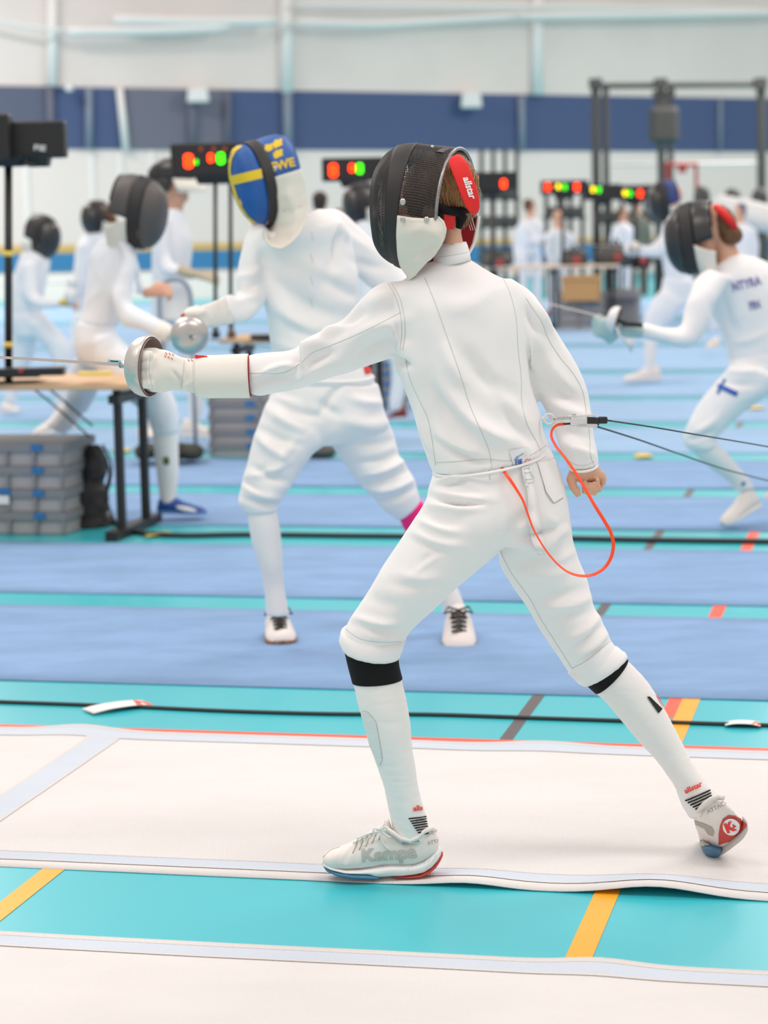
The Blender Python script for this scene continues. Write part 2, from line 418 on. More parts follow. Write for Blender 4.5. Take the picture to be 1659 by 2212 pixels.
# ---- pistes ----
def gridsheet(name, us, v0, v1, nv, zf, m, parent, th=0.0, lift=0.0, wob=None):
    vs = []; fs = []; nu = len(us)
    for j in range(nv + 1):
        for u in us:
            t = j / nv; a = v0 + (wob(u, 0) if wob else 0); b = v1 + (wob(u, 1) if wob else 0)
            v = a + (b - a) * t; vs.append(uv(u, v, zf(u, v) + lift))
    for j in range(nv):
        for i in range(nu - 1): fs.append((j * nu + i, j * nu + i + 1, (j + 1) * nu + i + 1, (j + 1) * nu + i))
    o = pydata(name, vs, fs, m, parent, smooth=True)
    if th:
        s = o.modifiers.new('t', 'SOLIDIFY'); s.thickness = th; s.offset = -1
    return o
def lin(a, b, n): return [a + (b - a) * i / n for i in range(n + 1)]
def gau(x, c, w_): return math.exp(-((x - c) / w_)**2)
def main_piste():
    vn = vat(830, 1911); vf = vat(830, 1598)
    ub1 = G(1010, 1920).dot(E1); ub2 = G(1420, 1925).dot(E1); uf1 = G(190, 1570).dot(E1); uf2 = G(1180, 1602).dot(E1)
    def zf(u, v):
        near = math.exp(-((v - vn) / .16)**2); far = math.exp(-((v - vf) / .12)**2)
        z = .003 + near * (.011 * gau(u, ub1, .10) + .022 * gau(u, ub2, .13)) + far * (.016 * gau(u, uf1, .12) + .010 * gau(u, uf2, .12))
        return z + .0012 * noise.noise(Vector((u * 3, v * 4, 0)))
    def wob(u, e): return .006 * noise.noise(Vector((u * 1.3, e * 7, 1)))
    e = empty('fencing_piste', uv(0, vn, 0), 'white fabric piste under the front fencer, bordered by pale blue stripes', 'piste', 'fencing pistes laid on the floor')
    us = lin(-3.2, 4.2, 240)
    gridsheet('fabric_sheet', us, vn, vf, 30, zf, M_piste, e, th=.0025, wob=wob)
    sn = vat(830, 1895), vat(830, 1877); sf = vat(830, 1617), vat(830, 1603)
    bw = .005
    for a, b in (sn, sf):
        gridsheet('stripe', us, a, b, 3, zf, M_pband, e, lift=.0012, wob=lambda u, e_: wob(u, 0 if a < (vn + vf) / 2 else 1))
        for c in (a, b): gridsheet('stripe_border', us, c - bw / 2, c + bw / 2, 1, zf, M_pborder, e, lift=.0016, wob=lambda u, e_: wob(u, 0 if c < (vn + vf) / 2 else 1))
    ua = G(193, 1597).dot(E1); ub = G(256, 1597).dot(E1)
    def cross(name, u0, u1, m, lift):
        vs = []; fs = []; n = 40
        for j in range(n + 1):
            v = sn[1] + (sf[0] - sn[1]) * j / n
            for u in (u0, u1): vs.append(uv(u, v, zf(u, v) + lift))
            if j: fs.append((2 * j - 2, 2 * j - 1, 2 * j + 1, 2 * j))
        pydata(name, vs, fs, m, e, smooth=True)
    cross('stripe', ua, ub, M_pband, .0014); cross('stripe_border', ua - .008, ua, M_pborder, .0015); cross('stripe_border', ub, ub + .008, M_pborder, .0015)
main_piste()
def near_piste():
    vf = vat(830, 2057)
    ub = G(1300, 2080).dot(E1)
    zf = lambda u, v: .003 + math.exp(-((v - vf) / .1)**2) * .010 * gau(u, ub, .09) + .0010 * noise.noise(Vector((u * 3, v * 4, 4)))
    wob = lambda u, e: .006 * noise.noise(Vector((u * 1.6, 3, 1)))
    e = empty('fencing_piste', uv(0, vf - 1, 0), 'white fabric piste cut off by the bottom edge, nearest of all', 'piste', 'fencing pistes laid on the floor')
    us = lin(-2.6, 3.4, 200)
    gridsheet('fabric_sheet', us, vf - 1.4, vf, 30, zf, M_piste, e, th=.0025, wob=wob)
    a, b = vat(830, 2090), vat(830, 2066)
    gridsheet('stripe', us, a, b, 3, zf, M_pband, e, lift=.0012, wob=wob)
    for c in (a, b): gridsheet('stripe_border', us, c - .0045, c + .0045, 1, zf, M_pborder, e, lift=.0016, wob=wob)
near_piste()
for k_, (va, vb) in enumerate(((.5, 2.0), (-1.6, -.1))):   # unseen white pistes, added so their bounce offsets the turquoise floor light
    e = empty('fencing_piste', uv(0, va, 0), ['white fabric piste under the photographer, out of view', 'white fabric piste behind the photographer, out of view'][k_], 'piste', 'fencing pistes laid on the floor')
    gridsheet('fabric_sheet', lin(-6, 6, 12), va, vb, 4, lambda u, v: .004, M_piste, e, th=.0025)
bp_lab = ['blue carpet piste just behind the front fencer, under the flag mask fencer', 'second blue carpet piste back, wearing a dark cable along its near side',
          'third blue piste back, under the lunging fencer at the right', 'fourth blue piste back, beyond the left table end', 'fifth blue piste back, in front of the grey crate stack',
          'sixth blue piste back, pale and blurred', 'seventh blue piste back, under the masked fencer in the right distance', 'eighth blue piste back, very pale', 'pale thin piste band, second from the far wall', 'pale thin piste band nearest the far wall']
for i, (a, b) in enumerate(((1493, 1323), (1296, 1182), (1140, 1070), (1053, 993), (978, 925), (912, 866), (859, 810), (804, 753), (749, 697), (692, 652))):
    va, vb = vat(830, a), vat(830, b)
    e = empty('fencing_piste', uv(0, va, 0), bp_lab[i], 'piste', 'fencing pistes laid on the floor')
    x = 2.5 + va * .5
    def zf(u, v, va=va): return .004 + .003 * abs(noise.noise(Vector((u * .8, va, 0)))) * math.exp(-((v - va) / .1)**2)
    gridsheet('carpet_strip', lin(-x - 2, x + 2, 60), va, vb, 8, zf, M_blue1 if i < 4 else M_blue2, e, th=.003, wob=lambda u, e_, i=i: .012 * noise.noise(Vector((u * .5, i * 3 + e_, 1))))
# ---- cables and tapes on the floor ----
def cable(name, pts, r, lab, cat='cable', m=None, n=60, z=None, group=None):
    q = interp(pts, n); w_ = [G(p[0], p[1]) + Vector((0, 0, (r if z is None else z))) for p in q]
    o = MB().tube(w_, r, 8).build(name, m or M_cable, None, smooth=True); tag(o, lab, cat, group); return o
cable('floor_cable', [(-700, 1500), (-60, 1518), (0, 1520), (250, 1529), (520, 1541), (775, 1547), (887, 1547), (1180, 1556), (1400, 1563), (1659, 1571), (1740, 1573), (2500, 1592)], .006, 'black cable lying on the turquoise strip behind the white piste')
cable('floor_cable', [(225, 1095), (240, 1125), (262, 1146), (300, 1156), (360, 1161), (520, 1160), (800, 1163), (1100, 1166), (1400, 1172), (1700, 1176), (2600, 1190)], .012, 'dark cable running along the second blue piste from the left table')
def tape(c, lx, ly, rot, lab, m, name='tape_piece', extra=None, zz=.007):
    c = G(*c); R = Matrix.Rotation(rot, 3, 'Z'); mb = MB(); n = 8
    prof = [(-lx / 2 + lx * i / n, zz * (1 - abs(2 * i / n - 1)**2.5) + .007) for i in range(n + 1)]
    rg = [[c + R @ Vector((x, y, z)) for y in (-ly / 2, ly / 2)] for x, z in prof]
    vs = [v for r_ in rg for v in r_]; fs = [(2 * i, 2 * i + 1, 2 * i + 3, 2 * i + 2) for i in range(n)]
    mb.add(vs, fs); o = mb.build(name, m, None, smooth=True, fix=False); s = o.modifiers.new('t', 'SOLIDIFY'); s.thickness = .0008
    tag(o, lab, 'tape'); 
    if extra:
        vs = [c + R @ Vector((x, y, zz * (1 - abs(2 * (x + lx / 2) / lx - 1)**2.5) + .0085)) for x, y in ((lx * .22, -ly * .5), (lx * .5, -ly * .5), (lx * .5, ly * .1), (lx * .35, ly * .5))]
        pydata('red_corner', vs, [(0, 1, 2, 3)], M_linred, o)
    return o
tape((255, 1532), .20, .085, .55, 'white and red tape over the cable at the left', M_tapew, extra=1)
tape((1605, 1570), .10, .05, -.2, 'short white tape with a red end at the right edge', M_tapew, extra=1)
tape((345, 1158), .14, .10, .3, 'yellow tape over the cable beside the left table foot', M_tapey)
tape((263, 976), .10, .16, 0, 'yellow tape on the floor left of the crate stack', M_tapey)
tape((1390, 988), .10, .16, 0, 'yellow tape on the floor behind the fist', M_tapey)
tape((1630, 884), .13, .2, 0, 'small yellow tape on the floor at the far right', M_tapey)
# ---- back wall: a curtain of panels with a navy band ----
WL = G(0, 618); WR = G(1659, 577)
WL = WL * (42.0 / WL.y) if False else P(0, 600, 42.0); WR = P(1659, 590, 49.0)
WL.z = 0; WR.z = 0; WD = (WR - WL).normalized(); WN = Vector((WD.y, -WD.x, 0))
if WN.y > 0: WN = -WN
def wallpt(px, py, off=0.0):
    d = ray(px, py); o = WL + WN * off; t = (o - CAM).dot(WN) / d.dot(WN); return CAM + d * t
def wquad(name, pts, m, parent, off=0.0):
    return pydata(name, [wallpt(x, y, off) for x, y in pts], [(0, 1, 2, 3)], m, parent)
wl = WL - WD * 12; wr = WR + WD * 12
wall = pydata('wall_back', [wl, wr, wr + Vector((0, 0, 7.6)), wl + Vector((0, 0, 7.6)), wl - WN * .3, wr - WN * .3, wr - WN * .3 + Vector((0, 0, 7.6)), wl - WN * .3 + Vector((0, 0, 7.6))], [(0, 1, 2, 3), (5, 4, 7, 6), (3, 2, 6, 7), (0, 4, 5, 1), (0, 3, 7, 4), (1, 5, 6, 2)], M_walllo, fix=True)
tag(wall, kind='structure')
def yt(x): return 185 + 28 * x / 1659
def yb(x): return 321 + 6 * x / 1659
wquad('upper_panel', [(-1250, yt(-1250)), (2900, yt(2900)), (2900, -320), (-1250, -320)], M_wallup, wall, .02)
wquad('navy_band', [(-1250, yb(-1250)), (2900, yb(2900)), (2900, yt(2900)), (-1250, yt(-1250))], M_wallbl, wall, .03)
for x0, x1, m in ((-150, 114, M_wallgr2), (272, 498, M_wallgr)):
    wquad('net_panel', [(x0, yb(x0)), (x1, yb(x1)), (x1, yt(x1)), (x0, yt(x0))], m, wall, .05)
def wy(x): return (549 - 32 * x / 1659, 532 - 22 * x / 1659)
wquad('yellow_strip', [(-1250, wy(-1250)[0]), (2900, wy(2900)[0]), (2900, wy(2900)[1]), (-1250, wy(-1250)[1])], M_yel, wall, .03)
wquad('blue_strip', [(-1250, 612), (2900, 535), (2900, wy(2900)[0]), (-1250, wy(-1250)[0])], M_bluestrip, wall, .028)
def wpost(x0, y0, x1, y1, wd, m, name='trim_1', off=.12):
    a = wallpt(x0, y0, off); b = wallpt(x1, y1, off); s = (a - CAM).dot(fw) / FPX * wd
    mb = MB().tube([a, b], s / 2, 8); return mb
bw0 = G(-120, 650); bw1 = G(980, 640)
MB().add([bw0, bw1, bw1 + Vector((0, 0, .42)), bw0 + Vector((0, 0, .42)), bw0 + Vector((0, .3, 0)), bw1 + Vector((0, .3, 0)), bw1 + Vector((0, .3, .42)), bw0 + Vector((0, .3, .42))], [(0, 1, 2, 3), (5, 4, 7, 6), (3, 2, 6, 7), (0, 4, 5, 1), (0, 3, 7, 4), (1, 5, 6, 2)]).build('trim_30', M_walllo, None)['kind'] = 'structure'
k = 1
for x0, y0, x1, y1, wd, m in ((113, -60, 113, 185, 22, M_post), (617, -60, 619, 200, 27, M_post), (1160, -60, 1160, 205, 27, M_post), (192, 190, 192, 322, 15, M_postb), (108, 185, 110, 322, 16, M_wallgr),
                        (258, 190, 272, 325, 16, M_post), (415, 200, 415, 322, 17, M_wallgr), (620, 200, 622, 326, 20, M_postb), (1126, 208, 1128, 327, 15, M_postb), (492, 200, 492, 322, 12, M_wallgr), (1556, 215, 1556, 327, 8, M_postb)):
    wpost(x0, y0, x1, y1, wd, m).build('trim_%d' % k, m, None, smooth=True)['kind'] = 'structure'; k += 1
for pts, wd in (([(245, 42), (420, 46), (600, 45)], 20), ([(640, 48), (830, 52), (960, 44), (1120, 35)], 15), ([(1120, 35), (1400, 32), (1700, 27)], 16), ([(145, 68), (330, 66), (495, 60)], 18), ([(-60, 30), (80, 60), (145, 66)], 7), ([(640, 8), (1200, 15), (1700, 22)], 10)):
    w_ = [wallpt(x, y, .5) for x, y in interp(pts, 12)]
    MB().tube(w_, wd / 2 * 46 / FPX, 8).build('trim_%d' % k, M_post, None, smooth=True)['kind'] = 'structure'; k += 1
for x in (58, 200, 262, 330): # seams between the wall panels under the band
    a = wallpt(x, 326, .02); b = wallpt(x, 530, .02)
    MB().box((a + b) / 2, (.09, .03, (a - b).length)).build('panel_joint', M_post, wall)
def walllamp(x, y, ww, hh, lab):
    c = wallpt(x, y, .35); s = (c - CAM).dot(fw) / FPX; e = empty('wall_speaker', c, lab, 'speaker')
    MB().box(c, (ww * s, .3, hh * s), taper=.85).build('housing', M_whitepl, e, bevel=.03)
    MB().box(c + Vector((0, .2, hh * s * .4)), (ww * s * .3, .5, .06)).build('bracket', M_whitepl, e)
walllamp(428, 206, 48, 30, 'white box on the navy wall band, left one above the display'); walllamp(1018, 217, 46, 32, 'white box on the navy wall band, right one above the black mask')
walllamp(150, 190, 16, 14, 'tiny white box at the top of the navy band, far left')
# ---- gym frames in the far right ----
def pxs(Y, p=1.0): return Y / FPX * p
def bar(mb, a, b, Y, wd, sq=True):
    mb.tube([P(a[0], a[1], Y), P(b[0], b[1], Y)], wd / 2 * pxs(Y), 6 if sq else 10)
Y = 38.0
rig = empty('pull_up_rig', G(1450, 640), 'tall dark steel gym rig with a top beam standing by the navy wall', 'gym rig')
for a, b, wd in (((1286, 180), (1290, 640), 19), ((1308, 190), (1312, 640), 14), ((1427, 175), (1431, 640), 17), ((1448, 190), (1450, 640), 13), ((1644, 168), (1647, 640), 20)):
    bar(MB(), a, b, Y, wd) if False else None
    mb = MB(); bar(mb, a, b, Y, wd); mb.build('upright', M_rack, rig)
mb = MB(); bar(mb, (1276, 186), (1655, 182), Y, 13); mb.build('top_beam', M_rack, rig)
mb = MB(); bar(mb, (1312, 356), (1645, 352), Y, 7); mb.build('cross_bar', M_walllo, rig)
for x in (1286, 1427, 1642): MB().box(P(x, 180, Y), (26 * pxs(Y), .25, 20 * pxs(Y))).build('corner_plate', M_rack, rig)
MB().box(P(1434, 212, Y), (34 * pxs(Y), .2, 30 * pxs(Y)), taper=1.4).build('bracket', M_rack, rig)
wb = empty('hanging_weight_pad', P(1433, 267, Y - .4), 'dark square pad hanging on the middle post of the gym rig', 'pad')
MB().box(P(1434, 270, Y - .4), (62 * pxs(Y), .3, 78 * pxs(Y))).build('cushion', M_rack, wb, bevel=.08)
MB().box(P(1434, 228, Y - .4), (20 * pxs(Y), .2, 26 * pxs(Y))).build('strap', M_rack, wb)
rr = empty('red_rack', G(1470, 640), 'red steel frame with a cross bar standing inside the gym rig', 'rack')
for a, b, wd in (((1442, 350), (1444, 640), 10), ((1504, 352), (1504, 640), 8)): mb = MB(); bar(mb, a, b, 36, wd); mb.build('upright', M_redmet, rr)
mb = MB(); bar(mb, (1436, 356), (1508, 356), 36, 9); mb.build('cross_bar', M_redmet, rr)
MB().box(P(1474, 366, 36), (16 * pxs(36), .15, 14 * pxs(36))).build('hook', M_redmet, rr)
def plate_rack(x0, x1, ytop, ybot, Y, rows, cols, lab, pr):
    e = empty('weight_rack', Vector((P((x0 + x1) / 2, ybot, Y).x, Y, 0)), lab, 'weight rack')
    for x in [x0 + (x1 - x0) * i / cols for i in range(cols + 1)]:
        pb = P(x, ybot, Y); mb = MB(); mb.tube([P(x, ytop, Y), Vector((pb.x, Y, 0))], 5 * pxs(Y), 6); mb.build('upright', M_rack, e)
    for y in rows:
        mb = MB(); bar(mb, (x0 - 8, y), (x1 + 8, y), Y, 7); mb.build('shelf', M_rack, e)
        for i in range(cols):
            x = x0 + (x1 - x0) * (i + .5) / cols
            o = MB().disc(P(x, y - pr, Y - .02), (.1, 1, 0), pr * pxs(Y), .25, 20).build('weight_plate', M_rack, None, smooth=False)
            tag(o, 'dark round weight plate on ' + lab.split(' ', 1)[1] if False else 'dark round weight plate on one of the far gym racks', 'weight plate', 'dark weight plates in the far gym')
plate_rack(1040, 1116, 320, 610, 37, (430, 490, 560), 3, 'dark weight rack seen past the right side of the black mask', 12)
plate_rack(1180, 1258, 400, 610, 36, (470, 560), 3, 'dark weight rack behind the two standing people', 12)
plate_rack(1292, 1420, 425, 610, 37, (480, 560), 5, 'long dark weight rack under the lit displays', 12)
plate_rack(1545, 1655, 440, 640, 36, (480, 560), 4, 'dark weight rack at the right edge', 14)
for x, y in ((1516, 425), (1582, 430), (1641, 430)):
    e = empty('round_headrest', P(x, y, 33), None); tag(e, 'dark rounded top of gym machine, %s of three in a row' % {1516: 'left one', 1582: 'middle one', 1641: 'right one'}[x], 'gym machine', 'dark rounded gym machine tops')
    mb = MB(); mb.tube([P(x, y + k_, 33) for k_ in (-24, -20, -10, 5, 22)], [r_ * pxs(33) for r_ in (4, 12, 17, 18, 18)], 16); mb.build('pad', M_rack, e, smooth=True)
    mb = MB(); mb.tube([P(x, y + 20, 33), Vector((P(x, y, 33).x, 33, 0))], 5 * pxs(33), 8); mb.build('post', M_rack, e)
o = MB().tube([P(1535, 450, 30), P(1560, 447, 29.5), P(1620, 462, 29), P(1720, 492, 28)], [.06, .15, .17, .17], 16).build('rolled_mat', M_whitepl, None, smooth=True); tag(o, 'long white roll with a blue underside slanting in from the right edge', 'roll')
MB().tube([P(1560, 456, 29.5), P(1620, 477, 29), P(1720, 508, 28)], [.03, .07, .08], 12).build('blue_underside', M_bluestrip, o, smooth=True)
# ---------------- scoring displays, tables, crates ----------------
RZ = -AX
def wbox(mb, c, sz, R=None): return mb.box(c, sz, R if R is not None else Matrix.Rotation(RZ, 3, 'Z'))
SEG = {'8': 'abcdefg', '0': 'abcdef', '3': 'abcdg', '1': 'bc', '6': 'acdefg'}
def digit(ch, cx, cy, hpx, Y, m, parent, wr=.55, name='digit'):
    mb = MB(); s = pxs(Y); h = hpx * s; w_ = h * wr; t = h * .13; c = P(cx, cy, Y)
    pos = {'a': (0, h / 2, 1), 'd': (0, -h / 2, 1), 'g': (0, 0, 1), 'f': (-w_ / 2, h / 4, 0), 'b': (w_ / 2, h / 4, 0), 'e': (-w_ / 2, -h / 4, 0), 'c': (w_ / 2, -h / 4, 0)}
    for k_ in SEG[ch]:
        x, z, hor = pos[k_]
        mb.box(c + Vector((x, 0, z)), (w_ * .8 if hor else t, .01, t if hor else h * .42))
    return mb.build(name, m, parent)
def display(box, Y, digits, pole, lab, base=None, nm='scoring_display', back=False):
    x0, y0, x1, y1 = box; s = pxs(Y); c = P((x0 + x1) / 2, (y0 + y1) / 2, Y)
    e = empty(nm, Vector((c.x, Y, base if base is not None else 0)), lab, 'scoreboard', 'electronic scoring displays on poles')
    MB().box(c, ((x1 - x0) * s, .12, (y1 - y0) * s)).build('housing', M_disp, e, bevel=.01)
    MB().box(P((x0 + x1) / 2, y1 + 5, Y), ((x1 - x0) * s * .35, .10, 18 * s * 14 / Y * 1.2), taper=1.3).build('mount', M_disp, e)
    if not back:
        f = MB().box(c + Vector((0, -.062, 0)), ((x1 - x0) * s * .94, .006, (y1 - y0) * s * .84)); f.build('front_panel', M_blackpl, e)
    for d in digits:
        ch, cx, cy, h, mk = d
        digit(ch, cx, cy, h, Y - .075, M_led[mk], e)
    for (x, yt_, yb_, wd) in pole:
        pt = P(x, yt_, Y + .03); pb = Vector((P(x, yb_, Y + .03).x, Y + .03, base or 0)); mb = MB(); mb.tube([pt, pb], wd / 2 * s, 10); mb.build('pole', M_blackpl, e, smooth=True)
    return e
e = display((26, 263, 142, 341), 10.7, [], [(18, 335, 812, 17)], 'black display turned away, on a pole on the left table', .72, back=True)
MB().box(P(4, 296, 10.6), (40 * pxs(10.7), .14, 96 * pxs(10.7))).build('side_box', M_disp, e, bevel=.01)
MB().box(P(25, 348, 10.7), (52 * pxs(10.7), .12, 24 * pxs(10.7)), taper=1.3).build('clamp', M_disp, e, bevel=.006)
MB().tube([P(40, 350, 10.65), P(62, 356, 10.6), P(76, 358, 10.6)], .008, 8).build('handle', M_disp, e, smooth=True)
bvd = BVHTree.FromPolygons([P(26, 341, 10.638), P(142, 341, 10.638), P(142, 263, 10.638), P(26, 263, 10.638)], [(0, 1, 2, 3)])
lettering('sticker_print', bvd, 'FIE', 86, 320, 17, 5, M_print_white, e, bold=.02, sx=1.3)
for y in (548, 745): mb = MB(); mb.tube([P(18, y - 6, 10.73), P(18, y + 6, 10.73)], 9.5 * pxs(10.7), 10); mb.build('tape_wrap', M_tapey, e, smooth=True)
MB().box(P(20, 806, 10.7), (.3, .2, .03)).build('base_plate', M_disp, e)
e = display((371, 310, 550, 382), 14.2, [('8', 407, 348, 25, 'r'), ('0', 424, 350, 8, 'g'), ('8', 455, 341, 15, 'r'), ('8', 477, 342, 20, 'g')], [(465, 380, 725, 9), (498, 380, 725, 9)], 'black scoring display with red and green digits beside the blue and yellow mask', .7)
for x in (434, 462, 485): MB().disc(P(x, 322, 14.1), (0, 1, 0), .012, .01, 10).build('dim_lamp', M_led['d'], e)
e = display((696, 341, 830, 391), 17.3, [('8', 720, 368, 23, 'r'), ('8', 760, 363, 14, 'r'), ('8', 777, 364, 18, 'g')], [(790, 388, 560, 10)], 'scoring display with red and green digits left of the black mask', .7)
e = display((1000, 372, 1116, 410), 20, [('8', 1088, 397, 15, 'r')], [(1062, 405, 585, 8)], 'scoring display with one red digit right of the black mask', .0)
e = display((1168, 390, 1270, 420), 27.3, [('8', 1183, 404, 13, 'r'), ('8', 1206, 403, 9, 'y'), ('8', 1220, 404, 9, 'g'), ('8', 1246, 404, 13, 'r')], [(1216, 418, 592, 8)], 'wide display with four lit digits above the two standing people', .74)
e = display((1260, 398, 1342, 432), 27.5, [('0', 1260, 419, 6, 'd'), ('8', 1281, 409, 9, 'y'), ('8', 1294, 410, 9, 'g')], [(1290, 430, 600, 14)], 'display with one yellow and green digit, middle of the far right three', .74)
e = display((1328, 400, 1410, 432), 28.8, [('8', 1332, 419, 11, 'r'), ('8', 1350, 417, 9, 'y'), ('8', 1361, 418, 9, 'g'), ('8', 1383, 418, 12, 'r')], [(1372, 430, 600, 8)], 'rightmost lit display, beside the blue capped mask', .8)
# --- tables ---
def table(cfl, cfr, Y, zt, dep, lab, legs, th=.03, name='folding_table', mtop=None, legm=None):
    a = P(cfl, 0, Y); b = P(cfr, 0, Y)
    a = Vector((a.x, Y, 0)); L = (b.x - a.x) / E1.x
    a = b.copy(); a.z = 0; b = Vector((b.x, Y, 0)); a = b - E1 * L
    e = empty(name, (a + b) / 2, lab, 'table')
    c = (a + b) / 2 + E2 * dep / 2 + Vector((0, 0, zt - th / 2))
    wbox(MB(), c, (L, dep, th)).build('tabletop', mtop or M_wood, e, bevel=.006)
    R = Matrix.Rotation(RZ, 3, 'Z')
    for t in legs:
        for q in (.22, .78):
            p = a + E1 * L * t + E2 * dep * q
            wbox(MB(), p + Vector((0, 0, zt / 2 - th / 2)), (.035, .035, zt - th)).build('leg', legm or M_blackpl, e)
        p = a + E1 * L * t + E2 * dep * .5
        wbox(MB(), p + Vector((0, 0, .022)), (.06, dep * 1.05, .044)).build('foot', M_blackpl, e)
        wbox(MB(), p + Vector((0, 0, zt - th - .05)), (.05, dep * .75, .04)).build('cross_brace', M_blackpl, e)
    return e
table(-260, 250, 10.42, .72, .62, 'birch topped table with black steel legs at the left edge', (.10, .90))
o = MB().box(P(40, 803, 10.55), (.42, .1, .035)).build('scoring_control_box', M_disp, None); tag(o, 'flat black control box with red button on the left table', 'control box')
MB().disc(P(45, 800, 10.49), (0, 1, .3), .012, .012).build('red_button', M_redmet, o)
o = MB().box(P(205, 806, 10.5), (.15, .1, .012)).build('tape_piece', M_tapey, None); tag(o, 'yellow tape at the end of the left table top', 'tape')
# crates
def crate(w_, d, h, e_name, lab, loc, grp, handle=True, cols=3, lidtag=None):
    e = empty(e_name, loc, lab, 'crate', grp, rz=RZ)
    t = .012; B = MB()
    B.box((0, 0, t / 2), (w_, d, t)); B.box((0, -d / 2 + t, h / 2), (w_ - .02, t, h - .02)); B.box((0, d / 2 - t, h / 2), (w_ - .02, t, h - .02))
    B.box((-w_ / 2 + t, 0, h / 2), (t, d - .02, h - .02)); B.box((w_ / 2 - t, 0, h / 2), (t, d - .02, h - .02))
    B.build('wall', M_cratel, e, world=False)
    Rm = MB(); Rm.box((0, -d / 2, h * .80), (w_, .02, h * .36)); Rm.box((0, d / 2, h * .80), (w_, .02, h * .36)); Rm.box((-w_ / 2, 0, h * .80), (.02, d, h * .36)); Rm.box((w_ / 2, 0, h * .80), (.02, d, h * .36)); Rm.box((0, 0, h - .006), (w_, d, .012))
    Rm.build('rim', M_crate, e, world=False)
    for i in range(cols + 1):
        x = -w_ / 2 + .012 + (w_ - .024) * i / cols
        MB().box((x, -d / 2 - .004, h * .33), (.014, .024, h * .62)).build('rib', M_crate, e, world=False)
    if handle: MB().box((w_ * .27, -d / 2 - .012, h * .80), (.055, .014, .03)).build('handle', M_crateb, e, world=False)
    if lidtag:
        MB().box((-w_ * .12, -d / 2 - .014, h * .86), (.16, .014, .035)).build('blue_clip', M_crateb, e, world=False)
        MB().box((-w_ * .09, -d / 2 - .016, h * .55), (.11, .01, .05)).build('paper_label', M_tapew, e, world=False)
    return e
def stack(cx_px, base_px, Yc, w_, d, h, n, where, grp, cols=3, tagi=None):
    b = P(cx_px, base_px, Yc); names = ['bottom', 'second from the bottom', 'third from the bottom', 'fourth from the bottom', 'fifth from the bottom', 'top']
    for i in range(n):
        nm = 'topmost' if i == n - 1 else names[i]
        crate(w_, d, h, 'storage_crate', 'grey storage crate, %s of the stack %s' % (nm, where), (b.x, b.y, i * (h + .002) + .004), grp, True, cols, tagi == i)
stack(58, 1150, 10.95, .56, .40, .105, 4, 'under the left table', 'grey crates stacked under the left table', 4, 1)
stack(533, 985, 14.1, .34, .40, .083, 5, 'behind the flag mask fencer', 'grey crates stacked behind the flag mask fencer', 1)
stack(835, 888, 17.0, .24, .4, .07, 5, 'left of the front fencer elbow', 'grey crates stacked left of the elbow', 1)
stack(1258, 716, 27.2, .50, .5, .10, 4, 'under the far right table', 'grey crates under the far right table', 2)
# cable tangle by the left table leg
for k_, pts in enumerate(([(228, 985), (236, 1020), (230, 1060), (240, 1110), (262, 1146)], [(222, 960), (240, 1000), (236, 1050), (222, 1090), (226, 1130)])):
    w_ = [P(x, y, 10.75) for x, y in interp(pts, 24)]; o = MB().tube(w_, .006, 6).build('hanging_cable', M_cable, None, smooth=True)
    tag(o, ['dark cable hanging down beside the left table legs to the floor', 'thin looped cable against the left table legs'][k_], 'cable')
for k_, pts in enumerate(([(60, 830), (100, 862), (150, 905), (195, 945)], [(90, 828), (125, 855), (165, 890), (200, 920)])):
    w_ = [P(x, y, 10.8) for x, y in interp(pts, 16)]; o = MB().tube(w_, .005, 6).build('hanging_cable', M_cable, None, smooth=True)
    tag(o, ['lower of two cables slanting under the left table top', 'upper of two cables slanting under the left table top'][k_], 'cable')
o = empty('black_bag', P(205, 1100, 10.95), 'dark tangled bag between the left table legs', 'bag')
mb = MB(); mb.ell(P(198, 1085, 11.0), ((.075, 0, 0), (0, .12, 0), (0, 0, .16))); mb.ell(P(205, 1010, 11.0), ((.05, 0, 0), (0, .1, 0), (0, 0, .11))); mb.ell(P(200, 1130, 11.0), ((.09, 0, 0), (0, .13, 0), (0, 0, .06)))
fuse('sack', mb, .012, 3, mat('dark_bag_cloth', (.05, .045, .045), .8, noise_amt=.7, nscale=25), o, wrinkle(amp=.012, freq=14))
MB().tube([P(196, 985, 10.95), P(200, 965, 10.95), P(208, 985, 10.95)], .008, 6).build('strap', M_cable, o, smooth=True)
# table B (behind the flag mask fencer), far tables
table(445, 800, 14.0, .70, .5, 'birch topped table behind the flag mask fencer', (.08, .92))
table(765, 900, 17.1, .70, .5, 'small table behind the black mask fencer sleeve', (.1, .9))
table(1035, 1330, 27.0, .74, .7, 'long pale table in the distance below the lit displays', (.05, .5, .95), mtop=mat('cream_table', (.72, .62, .52), .6))
table(1290, 1425, 28.5, .80, .7, 'pale table in the distance behind the extended weapon arm', (.1, .9), mtop=MATS['cream_table'])
o = wbox(MB(), P(1257, 622, 26.9), (.42, .35, .29)).build('cardboard_box', M_card, None, bevel=.01); tag(o, 'tan cardboard box on the far right crate stack', 'box')
wbox(MB(), P(1257, 600, 26.72), (.44, .02, .05)).build('lid_flap', M_card, o)
o = wbox(MB(), P(1348, 672, 27.6), (.36, .4, .52)).build('grey_chest', M_crate, None, bevel=.02); tag(o, 'grey chest on the floor right of the far crate stack', 'chest')
wbox(MB(), P(1348, 637, 27.5), (.38, .42, .05)).build('lid', M_crate, o)
